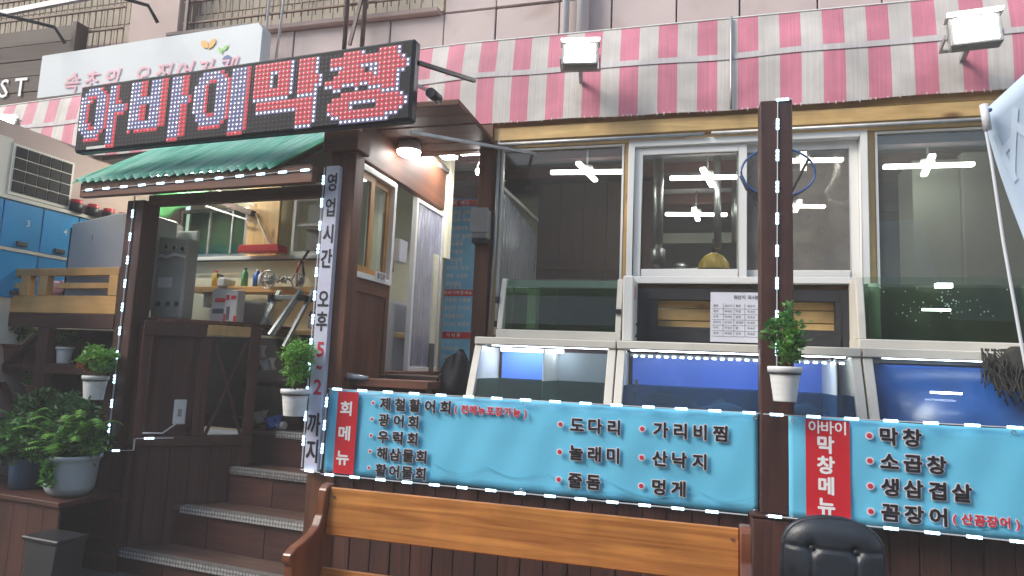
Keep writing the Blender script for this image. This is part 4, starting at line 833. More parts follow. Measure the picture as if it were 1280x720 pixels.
sr.part('end_post', rb(LR-.07, LR, -.004, .075, .3, 1.655), 'dark_z', bevel=.004); sr.part('middle_post', rb(.36, .44, .002, .068, .87, 1.554), 'dark_z', bevel=.004); sr.part('start_post', rb(0, .07, .003, .069, .87, 1.554), 'dark_z', bevel=.004)
sr.part('yellow_plank', rb(.405, LR-.072, -.006, .05, 1.575, 1.650), 'pine_x', bevel=.003, label='bare yellow pine plank')
for k in range(4): sr.part('panel_board', rb(.07+k*.073, .07+(k+1)*.073-.002, .05, .062, .868, 1.555), 'dark_z')
sa, sb = .45, LR-.08
p = lambda s, z, n=.03: A2+DR*s+NR*n+Vector((0, 0, z))
sr.part('brace', MB().bar(p(sa, .87), p(sb, 1.57), .022, .03, NR), 'dark_x'); sr.part('brace', MB().bar(p(sa, 1.57, .05), p(sb, .87, .05), .022, .03, NR), 'dark_x')
for k in range(6): sr.part('skirt_board', rb(-.02+k*.13, .109+k*.13, .01+(k % 2)*.003, .03, .02, .798), 'dark_z', bevel=.003)
ct = single('counter_board', MB().prism([(-1.95, .145), (-1.60, .145), (A2.x+.02, A2.y+.09), (-1.06, .63), (-1.06, 1.0), (-1.95, 1.0)], 'z', 1.657, 1.682), 'brown_x', 'thin wooden counter board on top of the stair railing carrying boxes', 'counter', base=(-1.5, .5, 1.66), left=True, bevel=.003)
t = Thing('socket_box', 'white power socket box on the stair railing panel', 'socket', (-1.30, .2, .97), True); c_ = A2+DR*.27+NR*(-.0); t.part('box', rb(.235, .315, .02, .05, .945, 1.115), 'white_pot', bevel=.006)
t.part('socket', rb(.262, .288, .014, .02, 1.0, 1.05), 'grey_box'); t.part('lead', MB().tube([p(.26, .95, .03), p(.18, .885, .02), p(.06, .89, .0)], .006, 6), 'white')

# ---------------------------------------------------------------- stall interior on the left
il = Thing('stall_room', 'cream and dark walls of the cluttered work stall behind the steps', 'room', (-2.5, 1.4, .9), True)
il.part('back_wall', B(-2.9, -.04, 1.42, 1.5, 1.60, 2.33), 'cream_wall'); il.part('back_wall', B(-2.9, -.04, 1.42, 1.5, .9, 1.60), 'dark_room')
il.part('back_wall', B(-2.9, -.04, 1.62, 1.7, 2.33, 3.3), 'cream_wall'); il.part('window_sill', B(-2.9, -.5, 1.36, 1.42, 2.30, 2.335), 'white', bevel=.004); il.part('black_strip', B(-2.5, -.9, 1.352, 1.36, 2.285, 2.298), 'black')
il.part('floor', B(-2.9, .0, 1.36, 1.5, .8, .9), 'dark_x'); il.part('ceiling', B(-2.9, -.05, .62, 1.7, 3.06, 3.1), 'dark_ceiling')
il.part('window', ring(-2.78, -1.97, 2.337, 2.80, .03, 1.40, 1.44), 'steel'); il.part('pane', B(-2.75, -2.0, 1.41, 1.415, 2.367, 2.77), 'pane_green')
il.part('tank_back', B(-2.75, -2.0, 1.50, 1.51, 2.34, 2.80), 'pale_green_glass'); il.part('tank_cloth', B(-2.75, -2.0, 1.47, 1.48, 2.34, 2.46), 'teal_cloth')
for x in (-2.42, -2.15): il.part('mullion', B(x, x+.018, 1.395, 1.41, 2.367, 2.77), 'galv')
il.part('wood_panel', B(-1.97, -1.62, 1.40, 1.43, 2.337, 3.06), 'pine_z'); il.part('shelf_window', ring(-1.45, -.75, 2.337, 2.86, .03, 1.38, 1.43), 'white')
il.part('shelf_window_back', B(-1.42, -.78, 1.55, 1.56, 2.34, 2.83), 'grey_box'); il.part('inner_shelf', B(-1.42, -.78, 1.40, 1.54, 2.60, 2.62), 'white'); il.part('mullion', B(-1.14, -1.12, 1.37, 1.38, 2.367, 2.83), 'white')
il.part('diagonal_beam', MB().bar((-2.75, 1.30, 3.02), (-1.86, 1.34, 2.72), .05, .06, (0, 1, 0)), 'sign_brown'); il.part('diagonal_beam', MB().bar((-2.80, 1.28, 2.93), (-1.9, 1.32, 2.66), .014, .02, (0, 1, 0)), 'white'); il.part('diagonal_beam', MB().bar((-2.45, 1.26, 3.02), (-1.80, 1.30, 2.78), .012, .02, (0, 1, 0)), 'white')
il.part('diagonal_brace', MB().bar((-1.85, 1.36, 2.72), (-1.66, 1.37, 2.42), .012, .02, (0, 1, 0)), 'cream')
single('tarpaulin', MB().surf(lambda u, v: (-2.95+.62*u, 1.22+.04*sin(u*8), 3.02-.34*v+.12*u*v-.03*sin(u*5)), 10, 5, thick=(0, .006, 0)), 'green_tarp', 'green tarpaulin sheet hanging at the top of the stall', 'tarpaulin', base=(-2.7, 1.2, 2.8), left=True)
t = Thing('worktop', 'yellow plank shelf on brackets along the stall back wall', 'shelf', (-1.6, 1.2, 1.95), True); t.part('board', B(-2.35, -.55, 1.15, 1.36, 1.98, 2.03), 'yellow_x', bevel=.003); t.part('bracket', B(-2.2, -2.17, 1.2, 1.36, 1.85, 1.98), 'galv'); t.part('bracket', B(-.9, -.87, 1.2, 1.36, 1.85, 1.98), 'galv')
single('tray', MB().prism([(-1.90, 2.345), (-1.44, 2.345), (-1.46, 2.41), (-1.88, 2.41)], 'y', 1.22, 1.34), 'red_plastic', 'red plastic tray on the white sill of the stall window', 'tray', base=(-1.7, 1.3, 2.34), left=True, bevel=.006)
t = Thing('ceiling_light', 'fluorescent tube lamp under the ceiling of the work stall', 'ceiling light', (-2.3, 1.0, 3.0), True); t.part('housing', B(-2.75, -1.95, .97, 1.05, 3.02, 3.055), 'white'); t.part('tube', MB().tube([(-2.73, 1.01, 3.0), (-1.97, 1.01, 3.0)], .014, 10), 'stall_tube')
# foam box
fb = Thing('foam_box', 'grey white polystyrene fish box standing on end with round holes', 'foam box', (-1.62, .35, 1.683), True)
fb.part('body', MB().prism([(-1.80, 1.684), (-1.50, 1.684), (-1.50, 2.28), (-1.80, 2.30)], 'y', .30, .42), 'styro', bevel=.014); fb.part('rim', MB().prism([(-1.80, 2.12), (-1.74, 2.145), (-1.68, 2.13), (-1.6, 2.15), (-1.50, 2.13), (-1.50, 2.15), (-1.6, 2.17), (-1.68, 2.15), (-1.74, 2.165), (-1.80, 2.14)], 'y', .286, .299), 'white_pot')
for x, z, r in ((-1.70, 2.22, .024), (-1.62, 2.21, .022), (-1.54, 2.20, .023)):
    h_ = fb.part('hole', MB().lathe((0, 0, 0), [(r, 0), (r*.9, .0)], 12), 'hole_shade'); bpy.data.objects.remove(h_)
    fb.part('hole_ring', MB().tube([(x+r*cos(a*pi/8), .296, z+r*sin(a*pi/8)) for a in range(16)], .005, 6, closed=True), 'styro'); hm = MB(); disc(hm, x, z, r, .2975); fb.part('hole', hm, 'hole_shade')
for x in (-1.72, -1.63, -1.545): hm = MB(); hm.box(x-.02, x+.02, .297, .2995, 1.775, 1.81); fb.part('hole', hm, 'hole_shade')
fb.part('tape', MB().box(-1.745, -1.61, .2965, .2995, 1.915, 1.99), 'white_pot')
# lid behind
single('foam_sheet', B(-1.83, -1.62, .50, .53, 1.95, 2.38), 'white_pot', 'white foam sheet standing behind the polystyrene fish box', 'lid', base=(-1.7, .5, 2), left=True, bevel=.006)
def carton(label, x0, x1, y0, y1, z0, z1, marks):
    t = Thing('carton', label, 'carton', ((x0+x1)/2, y0, z0), True); t.part('body', B(x0, x1, y0, y1, z0, z1), 'carton', bevel=.004); t.part('flap', MB().bar(((x0+x1)/2, y0, z1+.004), ((x0+x1)/2, y1, z1+.02), (x1-x0)*.9, .004), 'carton')
    for a, b_, c, d, mt in marks: t.part('print', B(x0+(x1-x0)*a, x0+(x1-x0)*b_, y0-.002, y0-.0005, z0+(z1-z0)*c, z0+(z1-z0)*d), mt)
carton('white carton with red print on the counter, the nearer one beside the ladder', -1.245, -1.13, .45, .53, 1.683, 1.90, ((.1, .35, .72, .9, 'red_panel'), (.5, .9, .75, .88, 'red_panel'), (.2, .45, .05, .5, 'grey_ink'), (0, .16, 0, .25, 'red_panel'), (.8, 1, 0, .2, 'red_panel')))
carton('greyer carton with red print behind the foam box', -1.44, -1.26, .52, .66, 1.683, 1.93, ((.2, .9, .6, .72, 'red_panel'), (.1, .7, .25, .4, 'grey_ink')))
single('plastic_tub', MB().lathe((-1.28, .75, 1.683), [(.001, 0), (.11, 0), (.14, .15), (.145, .15), (.14, .17)], 20), 'white_pot', 'white plastic tub behind the cartons on the counter', 'tub', base=(-1.28, .75, 1.68), left=True)
# aluminium step ladder
ld = Thing('step_ladder', 'aluminium step ladder leaning behind the counter', 'ladder', (-.95, .6, 1.68), True)
for x0, x1 in ((-1.09, -1.03), (-.95, -.82)): ld.part('rail', MB().bar((x0, .64, 1.60), (x1-.02, .80, 1.95), .035, .02, (0, 1, 0)), 'ladder_alu')
ld.part('rail', MB().bar((-.96, .62, 1.60), (-.84, .78, 1.95), .02, .03, (0, 1, 0)), 'ladder_alu'); ld.part('rail', MB().bar((-.885, .70, 1.52), (-.76, .85, 1.98), .022, .03, (0, 1, 0)), 'ladder_alu')
ld.part('top_step', MB().bar((-1.08, .78, 1.895), (-.80, .80, 1.895), .08, .035), 'ladder_alu', bevel=.004); ld.part('cap', B(-1.09, -1.05, .72, .84, 1.87, 1.915), 'black'); ld.part('cap', B(-.83, -.78, .74, .86, 1.87, 1.915), 'black')
def fan(label, x, y, z, r):
    t = Thing('fan', label, 'fan', (x, y, z), True)
    t.part('guard', MB().tube([(x+r*cos(a*pi/12), y-.03, z+r*sin(a*pi/12)) for a in range(24)], .006, 6, closed=True), 'steel'); sp = MB()
    for a in range(10): sp.tube([(x, y-.045, z), (x+r*cos(a*pi/5), y-.03, z+r*sin(a*pi/5))], .003, 4)
    t.part('spoke', sp, 'steel'); t.part('hub', MB().ball((x, y, z), r*.55, sy=.8, n=12), 'silver_box')
fan('small round grey fan on the yellow shelf, the larger left one', -1.36, 1.05, 2.07, .075)
fan('small round grey fan on the yellow shelf beside the ladder top', -1.02, 1.0, 2.05, .06)
single('wire_bundle', MB().tube([(-1.5+.05*sin(i*1.7)+i*.012, 1.1+.02*cos(i*2.1), 2.08+.03*sin(i*2.9)) for i in range(26)], .008, 6), 'steel', 'tangled silver wire bundle on the yellow shelf', 'wire', base=(-1.4, 1.1, 2.08), left=True)
t = Thing('pliers', 'pair of black and red handled shears hanging on the cream stall wall', 'tool', (-1.27, 1.33, 2.1), True); t.part('handle', MB().tube([(-1.30, 1.33, 2.26), (-1.325, 1.33, 2.16), (-1.30, 1.33, 2.05)], .012, 8), 'red_plastic'); t.part('handle', MB().tube([(-1.27, 1.33, 2.26), (-1.245, 1.33, 2.16), (-1.27, 1.33, 2.05)], .012, 8), 'black'); t.part('blade', MB().bar((-1.29, 1.33, 2.26), (-1.20, 1.31, 2.36), .02, .012), 'black')
rr = random.Random(9)
cl = (('blue cloth bundle on the worktop right of the ladder', 'blue_plastic', -.80, 1.75, .06), ('red plastic clamp on the worktop near the hours sign', 'red_plastic', -.66, 2.07, .05), ('second red tool at the right end of the yellow shelf', 'red_plastic', -.80, 2.06, .04), ('white paint can at the left end of the yellow shelf', 'white_pot', -1.95, 2.06, .05), ('grey motor on the worktop beneath the yellow shelf', 'silver_box', -.95, 1.72, .07), ('yellow tool case under the yellow shelf', 'yellow_plastic', -.72, 1.55, .09))
for lab, mt, x, z, r in cl:
    t = Thing('tool_item', lab, 'tool', (x, 1.15, z), True); t.part('body', B(x-r, x+r, 1.12, 1.26, z-.04, z+r*.9), mt, bevel=.015); t.part('grip', MB().tube([(x-r*.6, 1.12, z+r*.9), (x-r*.3, 1.10, z+r*1.4), (x+r*.5, 1.12, z+r*1.1)], .01, 6), 'black')
t = Thing('workbench', 'dark workbench with clutter under the stall back wall', 'workbench', (-.9, 1.1, .9), True); t.part('top', B(-1.6, -.1, .98, 1.4, 1.62, 1.66), 'pine_x', bevel=.004); t.part('leg', B(-1.0, -.93, 1.02, 1.1, .9, 1.62), 'dark_z'); t.part('leg', B(-.3, -.23, 1.02, 1.1, .9, 1.62), 'dark_z'); t.part('side_plank', MB().bar((-.82, 1.0, 1.60), (-.66, 1.0, 1.25), .05, .02, (0, 1, 0)), 'yellow_x'); t.part('under_shelf', B(-1.5, -.1, 1.0, 1.4, 1.2, 1.23), 'dark_x')
for i, (x, z, mt, lab) in enumerate(((-1.22, 1.45, 'white_pot', 'crumpled white bag behind the crossed braces, upper'), (-1.12, 1.36, 'white_pot', 'folded white sheet hanging behind the crossed braces'), (-1.15, .96, 'grey_box', 'grey canister behind the crossed braces at the bottom'), (-1.02, .93, 'blue_plastic', 'dark blue bottle behind the crossed braces at the bottom'))):
    single('bag' if i < 2 else 'canister', MB().surf(lambda u, v, x=x, z=z: (x+.06*(u-.5)*2, .80+.02*sin(u*9+v*4), z+.045*(v-.5)*2+.03*u), 6, 5, thick=(0, .04, 0)), mt, lab, 'bag' if i < 2 else 'canister', base=(x, .8, z), left=True)
t = Thing('tissue_box', 'small white roll box lying on the top step edge', 'box', (-.96, .80, .895), True); t.part('body', MB().tube([(-1.04, .84, .925), (-.93, .84, .925)], .03, 12), 'white'); t.part('core', MB().tube([(-1.046, .84, .925), (-1.04, .84, .925)], .012, 8), 'grey_box')
for lab, mt, x, y, z, r, h_, cap in (('green glass bottle standing on the yellow stall shelf', 'green_tarp', -1.78, 1.22, 2.032, .028, .17, 'black'), ('white spray can on the yellow stall shelf left of the fan', 'white_pot', -1.58, 1.20, 2.032, .03, .14, 'red_plastic'),
        ('blue detergent bottle on the yellow stall shelf', 'blue_plastic', -1.68, 1.26, 2.032, .035, .16, 'white_pot'), ('yellow plastic bottle at the left end of the yellow stall shelf', 'yellow_plastic', -2.12, 1.24, 2.032, .032, .15, 'red_plastic'),
        ('brown jar on the workbench under the yellow shelf', 'terracotta', -.62, 1.12, 1.662, .05, .13, 'black'), ('grey paint tin on the workbench right of the ladder', 'silver_box', -.48, 1.10, 1.662, .055, .12, 'silver_box'), ('red fuel can on the workbench behind the hours sign', 'red_plastic', -.34, 1.15, 1.662, .06, .18, 'black'),
        ('white bottle on the counter board behind the cartons', 'white', -1.14, .80, 1.683, .032, .20, 'blue_plastic')):
    t = Thing('bottle', lab, 'bottle', (x, y, z), True); t.part('body', MB().lathe((x, y, z), [(.001, 0), (r, 0), (r, h_*.7), (r*.5, h_*.85), (r*.4, h_*.9)], 16), mt); t.part('cap', MB().lathe((x, y, z+h_*.9), [(r*.45, 0), (r*.45, h_*.1), (.001, h_*.1)], 12), cap)
t = Thing('cable_coil', 'orange and black cable coil hanging at the stall wall behind the hours sign', 'cable', (-.75, 1.33, 1.85), True)
for q, mt in ((0, 'terracotta'), (.02, 'black'), (.04, 'terracotta')): t.part('loop', MB().tube([(-.75+(.07+q)*cos(a*pi/10), 1.34-q*.4, 1.84+(.09+q)*sin(a*pi/10)) for a in range(20)], .008, 6, closed=True), mt)
t = Thing('apron', 'olive work apron hanging beside the workbench under the shelf', 'apron', (-.55, 1.0, 1.3), True); t.part('cloth', MB().surf(lambda u, v: (-.62+.2*u, .97+.02*sin(u*11+v*3), 1.18+.42*v-.04*u), 12, 8, thick=(0, .004, 0)), 'tank_green'); t.part('string', MB().tube([(-.6, .96, 1.6), (-.52, .95, 1.64), (-.44, .96, 1.58)], .005, 5), 'white')
single('cable_box', B(-2.87, -2.62, 1.18, 1.3, 2.45, 2.62), 'grey_box', 'grey electrical box hanging on two wires beside the left porch post', 'box', base=(-2.7, 1.2, 2.45), left=True, bevel=.01)

# ---------------------------------------------------------------- far left: lockers, tile window, yellow rail, planter shelf
lk = Thing('locker_cabinet', 'bright blue two row locker cabinet on the left side wall', 'lockers', (-5, .6, 1.7))
lk.part('carcass', B(-5.3, -5.012, -.5, 1.62, 1.45, 2.53), 'cream', bevel=.004); lk.part('top_trim', B(-5.3, -4.985, -.5, 1.62, 2.532, 2.56), 'cream'); lk.part('shelf_trim', B(-5.2, -4.99, -.5, 1.3, 2.148, 2.172), 'cream')
for k in range(6):
    y0 = -.56+.315*k
    for z0, z1 in ((2.176, 2.525), (1.80, 2.145)):
        d = lk.part('locker_door', B(-5.01, -4.995, y0+.004, y0+.309, z0, z1), 'locker_blue', bevel=.003)
        lk.part('handle', B(-4.995, -4.975, y0+.12, y0+.21, z0+.02, z0+.055), 'handle_grey', parent=d, bevel=.004)
        if z0 > 2: n_ = MB(); write(n_, '12345678'[k], y0+.20, 2.38, .07, .05, -4.993, .004, face='x'); lk.part('number', n_, 'white_ink', parent=d)
sw = Thing('side_wall', 'pale side wall above the blue lockers at the left', 'wall', (-5.3, .5, 0)); sw.part('wall', B(-5.4, -5.05, -.6, 1.62, 0, 3.12), 'pillar'); sw.part('white_board', B(-5.05, -5.03, -.6, .10, 2.56, 3.0), 'cream')
tw = Thing('grid_panel', 'black panel with white square grid on the side wall above the lockers', 'grid panel', (-5.02, .3, 2.58)); tw.part('backing', B(-5.045, -5.02, .10, .62, 2.575, 2.97), 'cream')
for i in range(5):
    for j in range(4): tw.part('tile', B(-5.02, -5.012, .125+i*.096, .125+i*.096+.086, 2.60+j*.09, 2.60+j*.09+.08), 'sign_face')
for k, y in enumerate((.66, .82, .98, 1.14, 1.30)):
    t = Thing('jar', 'dark jar with red lid on the lockers, %s from the grid panel' % ('first', 'second', 'third', 'fourth', 'fifth')[k], 'jar', (-4.98, y, 2.56), group='dark jars with red lids standing on the blue lockers')
    t.part('body', MB().lathe((-5.0, y, 2.56), [(.001, 0), (.05, 0), (.052, .06), (.04, .075)], 14), 'black'); t.part('lid', MB().lathe((-5.0, y, 2.635), [(.044, 0), (.044, .03), (.001, .032)], 14), 'red_plastic')
t = Thing('back_wall', 'brownish pink wall behind the lockers and the silver box', 'wall', (-5, 1.62, 0)); t.part('wall', B(-5.4, -4.85, 1.63, 1.7, 0, 3.3), 'pillar'); t.part('shelf', B(-5.0, -4.9, 1.4, 1.63, 2.5, 2.52), 'cream')
single('wall', B(-10, -5.41, .9, 1.0, 0, 3.2), 'cream', 'pale wall of the neighbouring shop left of the lockers', 'wall', base=(-8, .9, 0))
t = Thing('steel_box', 'brushed silver metal box in front of the lockers behind the yellow rail', 'metal box', (-4.3, .3, 1.7)); t.part('body', MB().prism([(-4.54, 1.75), (-3.9, 1.75), (-3.9, 2.445), (-4.12, 2.44), (-4.54, 2.37)], 'y', .25, .6), 'silver_box', bevel=.008); t.part('side', B(-4.56, -4.542, .26, .6, 1.75, 2.34), 'black'); t.part('fold_mark', B(-4.36, -4.33, .2465, .2495, 2.24, 2.28), 'grey_box')
for i, (x, z, mt, lab) in enumerate(((-2.98, 1.93, 'red_plastic', 'red plastic basket showing between the yellow rail slats'), (-2.66, 1.90, 'pink_ink', 'pink plastic bag behind the yellow rail'), (-2.36, 1.79, 'grey_box', 'grey tools lying behind the lower slat of the yellow rail'))):
    single('basket' if i == 0 else 'bag', MB().surf(lambda u, v, x=x, z=z: (x+.11*(u-.5)*2, .2+.02*sin(u*9+v*4), z+.05*(v-.5)*2+.01*sin(u*11)), 8, 4, thick=(0, .1, 0)), mt, lab, 'basket' if i == 0 else 'bag', base=(x, .2, z), left=True)
yr = Thing('slatted_rail', 'yellow pine slatted rail above the dark planter shelf', 'railing', (-2.6, 0, 1.69), True)
yr.part('top_slat', B(-3.9, -1.78, 0, .045, 1.965, 2.022), 'yellow_x', bevel=.003); yr.part('bottom_board', B(-3.9, -1.78, 0, .045, 1.69, 1.818), 'yellow_x', bevel=.003)
for a, c in ((-3.9, -2.77), (-2.40, -1.86)): yr.part('slat', B(a, c, .004, .04, 1.872, 1.912), 'yellow_x', bevel=.002)
for a, c in ((-2.775, -2.68), (-2.585, -2.49), (-1.865, -1.78), (-3.5, -3.42)): yr.part('upright', B(a, c, -.004, .048, 1.819, 1.964), 'yellow_z', bevel=.002)
ps = Thing('planter_shelf', 'dark brown open timber shelf with diagonal braces holding plant pots', 'shelf', (-2.6, .1, 0), True)
ps.part('top_beam', B(-3.9, -1.78, 0, .07, 1.585, 1.686), 'dark_x', bevel=.004); ps.part('upright', B(-2.53, -2.41, .0, .06, .62, 1.583), 'dark_z', bevel=.004); ps.part('upright', B(-3.7, -3.6, .0, .06, .62, 1.583), 'dark_z', bevel=.004)
ps.part('shelf_board', B(-2.41, -1.78, .0, .28, 1.255, 1.325), 'dark_x', bevel=.004); ps.part('shelf_board', B(-3.6, -2.53, .02, .28, 1.255, 1.30), 'dark_x', bevel=.004)
ps.part('brace', MB().bar((-3.0, .045, 1.20), (-2.54, .045, 1.56), .03, .05, (0, 1, 0)), 'dark_x'); ps.part('brace', MB().bar((-2.98, .045, 1.22), (-2.54, .045, .80), .03, .05, (0, 1, 0)), 'dark_x')
for k in range(16): ps.part('back_board', B(-3.9+k*.132, -3.77+k*.132, .30, .32, .0, 1.585), 'dark_z')
ps.part('low_shelf_board', B(-3.6, -1.55, -.42, -.20, .475, .505), 'dark_x', bevel=.003); ps.part('low_shelf_board', B(-3.6, -1.55, -.195, .02, .475, .505), 'dark_x', bevel=.003); ps.part('shelf_leg', B(-3.2, -3.12, -.40, -.32, 0, .474), 'dark_z'); 
for k in range(15): ps.part('low_front_board', B(-3.6+k*.136, -3.468+k*.136, -.40, -.385, 0, .474), 'dark_z')
ps.part('low_side_board', B(-2.3, -1.49, -.035, -.02, 0, .474), 'dark_x'); ps.part('side_board', B(-1.612, -1.49, .045, .058, 0, .80), 'dark_z'); ps.part('shelf_bracket', MB().bar((-1.58, -.05, .44), (-1.58, .0, .28), .04, .04, (0, 1, 0)), 'dark_x')
t = Thing('black_crate', 'black plastic crate standing in front of the low plant shelf', 'crate', (-1.4, -.5, 0), True); t.part('body', MB().prism([(-1.53, .0), (-1.31, .0), (-1.28, .34), (-1.56, .34)], 'y', -.60, -.42), 'black_matte', bevel=.01); t.part('rim', B(-1.57, -1.27, -.612, -.41, .332, .355), 'black', bevel=.006)

# ---------------------------------------------------------------- plants
def leaves(mb, c, rad, n, size, seed, flat=.5, m=0, droop=0):
    r_ = random.Random(seed)
    clumps = []
    for _ in range(max(6, n//26)):
        d = Vector((r_.gauss(0, 1), r_.gauss(0, 1), r_.gauss(0, 1))).normalized(); k = r_.uniform(.35, .95)
        clumps.append(Vector((d.x*rad[0]*k, d.y*rad[1]*k, d.z*rad[2]*k)))
    for _ in range(n):
        q = r_.choice(clumps)+Vector((r_.gauss(0, rad[0]*.16), r_.gauss(0, rad[1]*.16), r_.gauss(0, rad[2]*.16)))
        d = Vector((r_.gauss(0, 1), r_.gauss(0, 1), r_.uniform(-.2-droop, 1))).normalized(); s = d.cross(Vector((r_.gauss(0, 1), r_.gauss(0, 1), r_.gauss(0, 1)))).normalized()
        L_ = size*r_.uniform(.6, 1.3); W_ = L_*flat*.5; nn = d.cross(s)*L_*.15; p_ = Vector(c)+q
        mb.add([p_, p_+d*L_*.5+s*W_+nn, p_+d*L_, p_+d*L_*.5-s*W_+nn], [(0, 1, 2), (0, 2, 3)], m)
    return mb
def pot_profile(r0, r1, h, ribs=True):
    pr_ = [(.001, 0), (r0, 0)]
    n = 5
    for i in range(n):
        z = h*.82*(i+.5)/n; r = r0+(r1-r0)*z/h; pr_ += [(r-(.0018 if ribs else 0), z-h*.05), (r, z), (r, z+h*.05)]
    pr_ += [(r1*.97, h*.83), (r1*1.06, h*.84), (r1*1.08, h*.97), (r1*1.04, h), (r1*.94, h), (r1*.92, h*.9)]
    return pr_
def hanging_pot(label, c, r0, r1, h, fol, left, mts, band=True, group=None):
    t = Thing('potted_plant', label, 'potted plant', c, left, group)
    t.part('pot', MB().lathe(c, pot_profile(r0, r1, h), 28), mts[0]); t.part('soil', MB().lathe((c[0], c[1], c[2]+h*.92), [(.001, .005), (r1*.93, 0)], 16), 'soil')
    if band: t.part('holder_band', MB().lathe((c[0], c[1], c[2]+h*.78), [(r1*.995, 0), (r1*1.02, 0), (r1*1.02, .006), (r1*.995, .006)], 28).box(c[0]-.01, c[0]+.01, c[1]+r1*.9, c[1]+r1*1.7, c[2]+h*.76, c[2]+h*.82), 'black')
    for k, (dx, dz, rx, rz, n, sz, mt) in enumerate(fol):
        t.part('foliage', leaves(MB(), (c[0]+dx, c[1], c[2]+h+dz), (rx, rx, rz), n, sz, hash(label) % 97 if False else len(label)*7+k), mt, stuff=True)
    sm = MB(); r_ = random.Random(len(label))
    for _ in range(7): sm.tube([(c[0]+r_.uniform(-.02, .02), c[1]+r_.uniform(-.02, .02), c[2]+h*.9), (c[0]+fol[0][0]+r_.uniform(-.5, .5)*fol[0][2], c[1]+r_.uniform(-.04, .04), c[2]+h+fol[0][1]+r_.uniform(-.3, .4)*fol[0][3])], .0028, 5)
    t.part('stem', sm, 'stem', stuff=True)
    return t
hanging_pot('white ribbed pot with leafy green plant hanging on the brown post', (.392, -.145, 1.335), .052, .073, .165, ((.0, .16, .095, .12, 420, .040, 'leaf'), (.02, .14, .06, .13, 170, .040, 'leaf_bright'), (.02, .05, .03, .06, 90, .035, 'leaf')), False, ('white_pot',))
hanging_pot('white ribbed pot with bright green bushy plant hanging on the opening hours sign', (-.115, -.12, 1.105), .060, .080, .155, ((-.01, .20, .105, .085, 1300, .024, 'leaf_bright'), (-.01, .09, .075, .08, 700, .024, 'leaf_bright')), True, ('white_pot',))
hanging_pot('white pot with orange and green plant hanging left of the porch post', (-1.765, -.10, 1.105), .060, .076, .160, ((.0, .13, .13, .08, 420, .042, 'leaf_bright'), (-.10, .08, .06, .06, 200, .03, 'leaf_orange'), (.03, .05, .12, .05, 260, .035, 'leaf')), True, ('white_pot',))
hanging_pot('small white ribbed pot standing on the planter shelf board', (-2.36, .10, 1.328), .044, .056, .12, ((.0, .05, .075, .045, 420, .028, 'leaf_dark'), (.0, .08, .05, .04, 140, .028, 'leaf')), True, ('white_pot',), band=False)
hanging_pot('terracotta pot with green plant at the far left of the planter shelf', (-2.93, .10, 1.302), .07, .095, .15, ((.0, .10, .13, .09, 700, .03, 'leaf'), (.0, .12, .1, .08, 200, .03, 'leaf_bright')), True, ('terracotta',), band=False)
hanging_pot('small dark pot with green sprigs by the diagonal brace', (-2.62, .10, 1.06), .05, .07, .10, ((.0, .06, .08, .08, 420, .028, 'leaf'),), True, ('terracotta',), band=False)
ps.part('hanging_board', B(-2.75, -2.5, .03, .2, 1.035, 1.058), 'dark_x')
def big_plant(label, c, prof, mt, fols):
    t = Thing('potted_plant', label, 'potted plant', c, True); t.part('pot', MB().lathe(c, prof, 36), mt); t.part('soil', MB().lathe((c[0], c[1], c[2]+prof[-1][1]-.02), [(.001, 0), (prof[-1][0], 0)], 20), 'soil')
    for k, (dx, dy, dz, rx, ry, rz, n, sz, fm) in enumerate(fols): t.part('foliage', leaves(MB(), (c[0]+dx, c[1]+dy, c[2]+dz), (rx, ry, rz), n, sz, len(label)+k*3, droop=.4), fm, stuff=True)
    # fern fronds: arched stems with paired leaflets
    fr_ = MB(); r_ = random.Random(len(label)+5)
    for _ in range(34):
        a = r_.uniform(0, 2*pi); L_ = r_.uniform(.22, .42); up = r_.uniform(.06, .34); pts = []
        for i in range(10):
            k = i/9; pts.append(Vector((c[0]+cos(a)*L_*k, c[1]+sin(a)*L_*k*.75, c[2]+prof[-1][1]-.02+up*sin(k*2.1)+.02)))
        fr_.tube(pts, .002, 4)
        for i in range(1, 10):
            d = (pts[i]-pts[i-1]).normalized(); s = d.cross(Vector((0, 0, 1))).normalized()
            for sg in (-1, 1):
                for h_ in (0, .5):
                    q = pts[i-1].lerp(pts[i], h_); l = .055*(1-.45*i/9); e = q+s*sg*l+d*l*.4-Vector((0, 0, l*.25)); fr_.add([q-d*.007, q+d*.009, e], [(0, 1, 2)])
    t.part('frond', fr_, 'leaf_bright' if 'large' in label else 'leaf', stuff=True)
    return t
big_plant('large pale blue white pot with bushy fern plant on the low shelf', (-1.735, -.22, .507), [(.001, 0), (.10, 0), (.125, .02), (.137, .04), (.141, .052), (.142, .056), (.150, .20), (.158, .225), (.168, .235), (.168, .255), (.155, .255), (.150, .23)], 'big_pot',
    ((-.03, 0, .36, .27, .15, .12, 1500, .05, 'leaf'), (-.10, -.12, .28, .22, .08, .08, 700, .05, 'leaf_dark'), (.0, -.165, .15, .06, .02, .09, 200, .045, 'leaf'), (-.05, 0, .52, .20, .12, .12, 600, .05, 'leaf_dark')))
big_plant('blue pot with spreading green plant at the left of the low shelf', (-2.16, -.22, .507), [(.001, 0), (.085, 0), (.10, .2), (.105, .22), (.09, .22), (.085, .19)], 'blue_pot',
    ((-.05, 0, .36, .32, .15, .13, 1700, .05, 'leaf'), (.1, 0, .52, .2, .12, .12, 600, .05, 'leaf_dark'), (-.1, -.10, .24, .24, .08, .08, 600, .05, 'leaf_dark')))

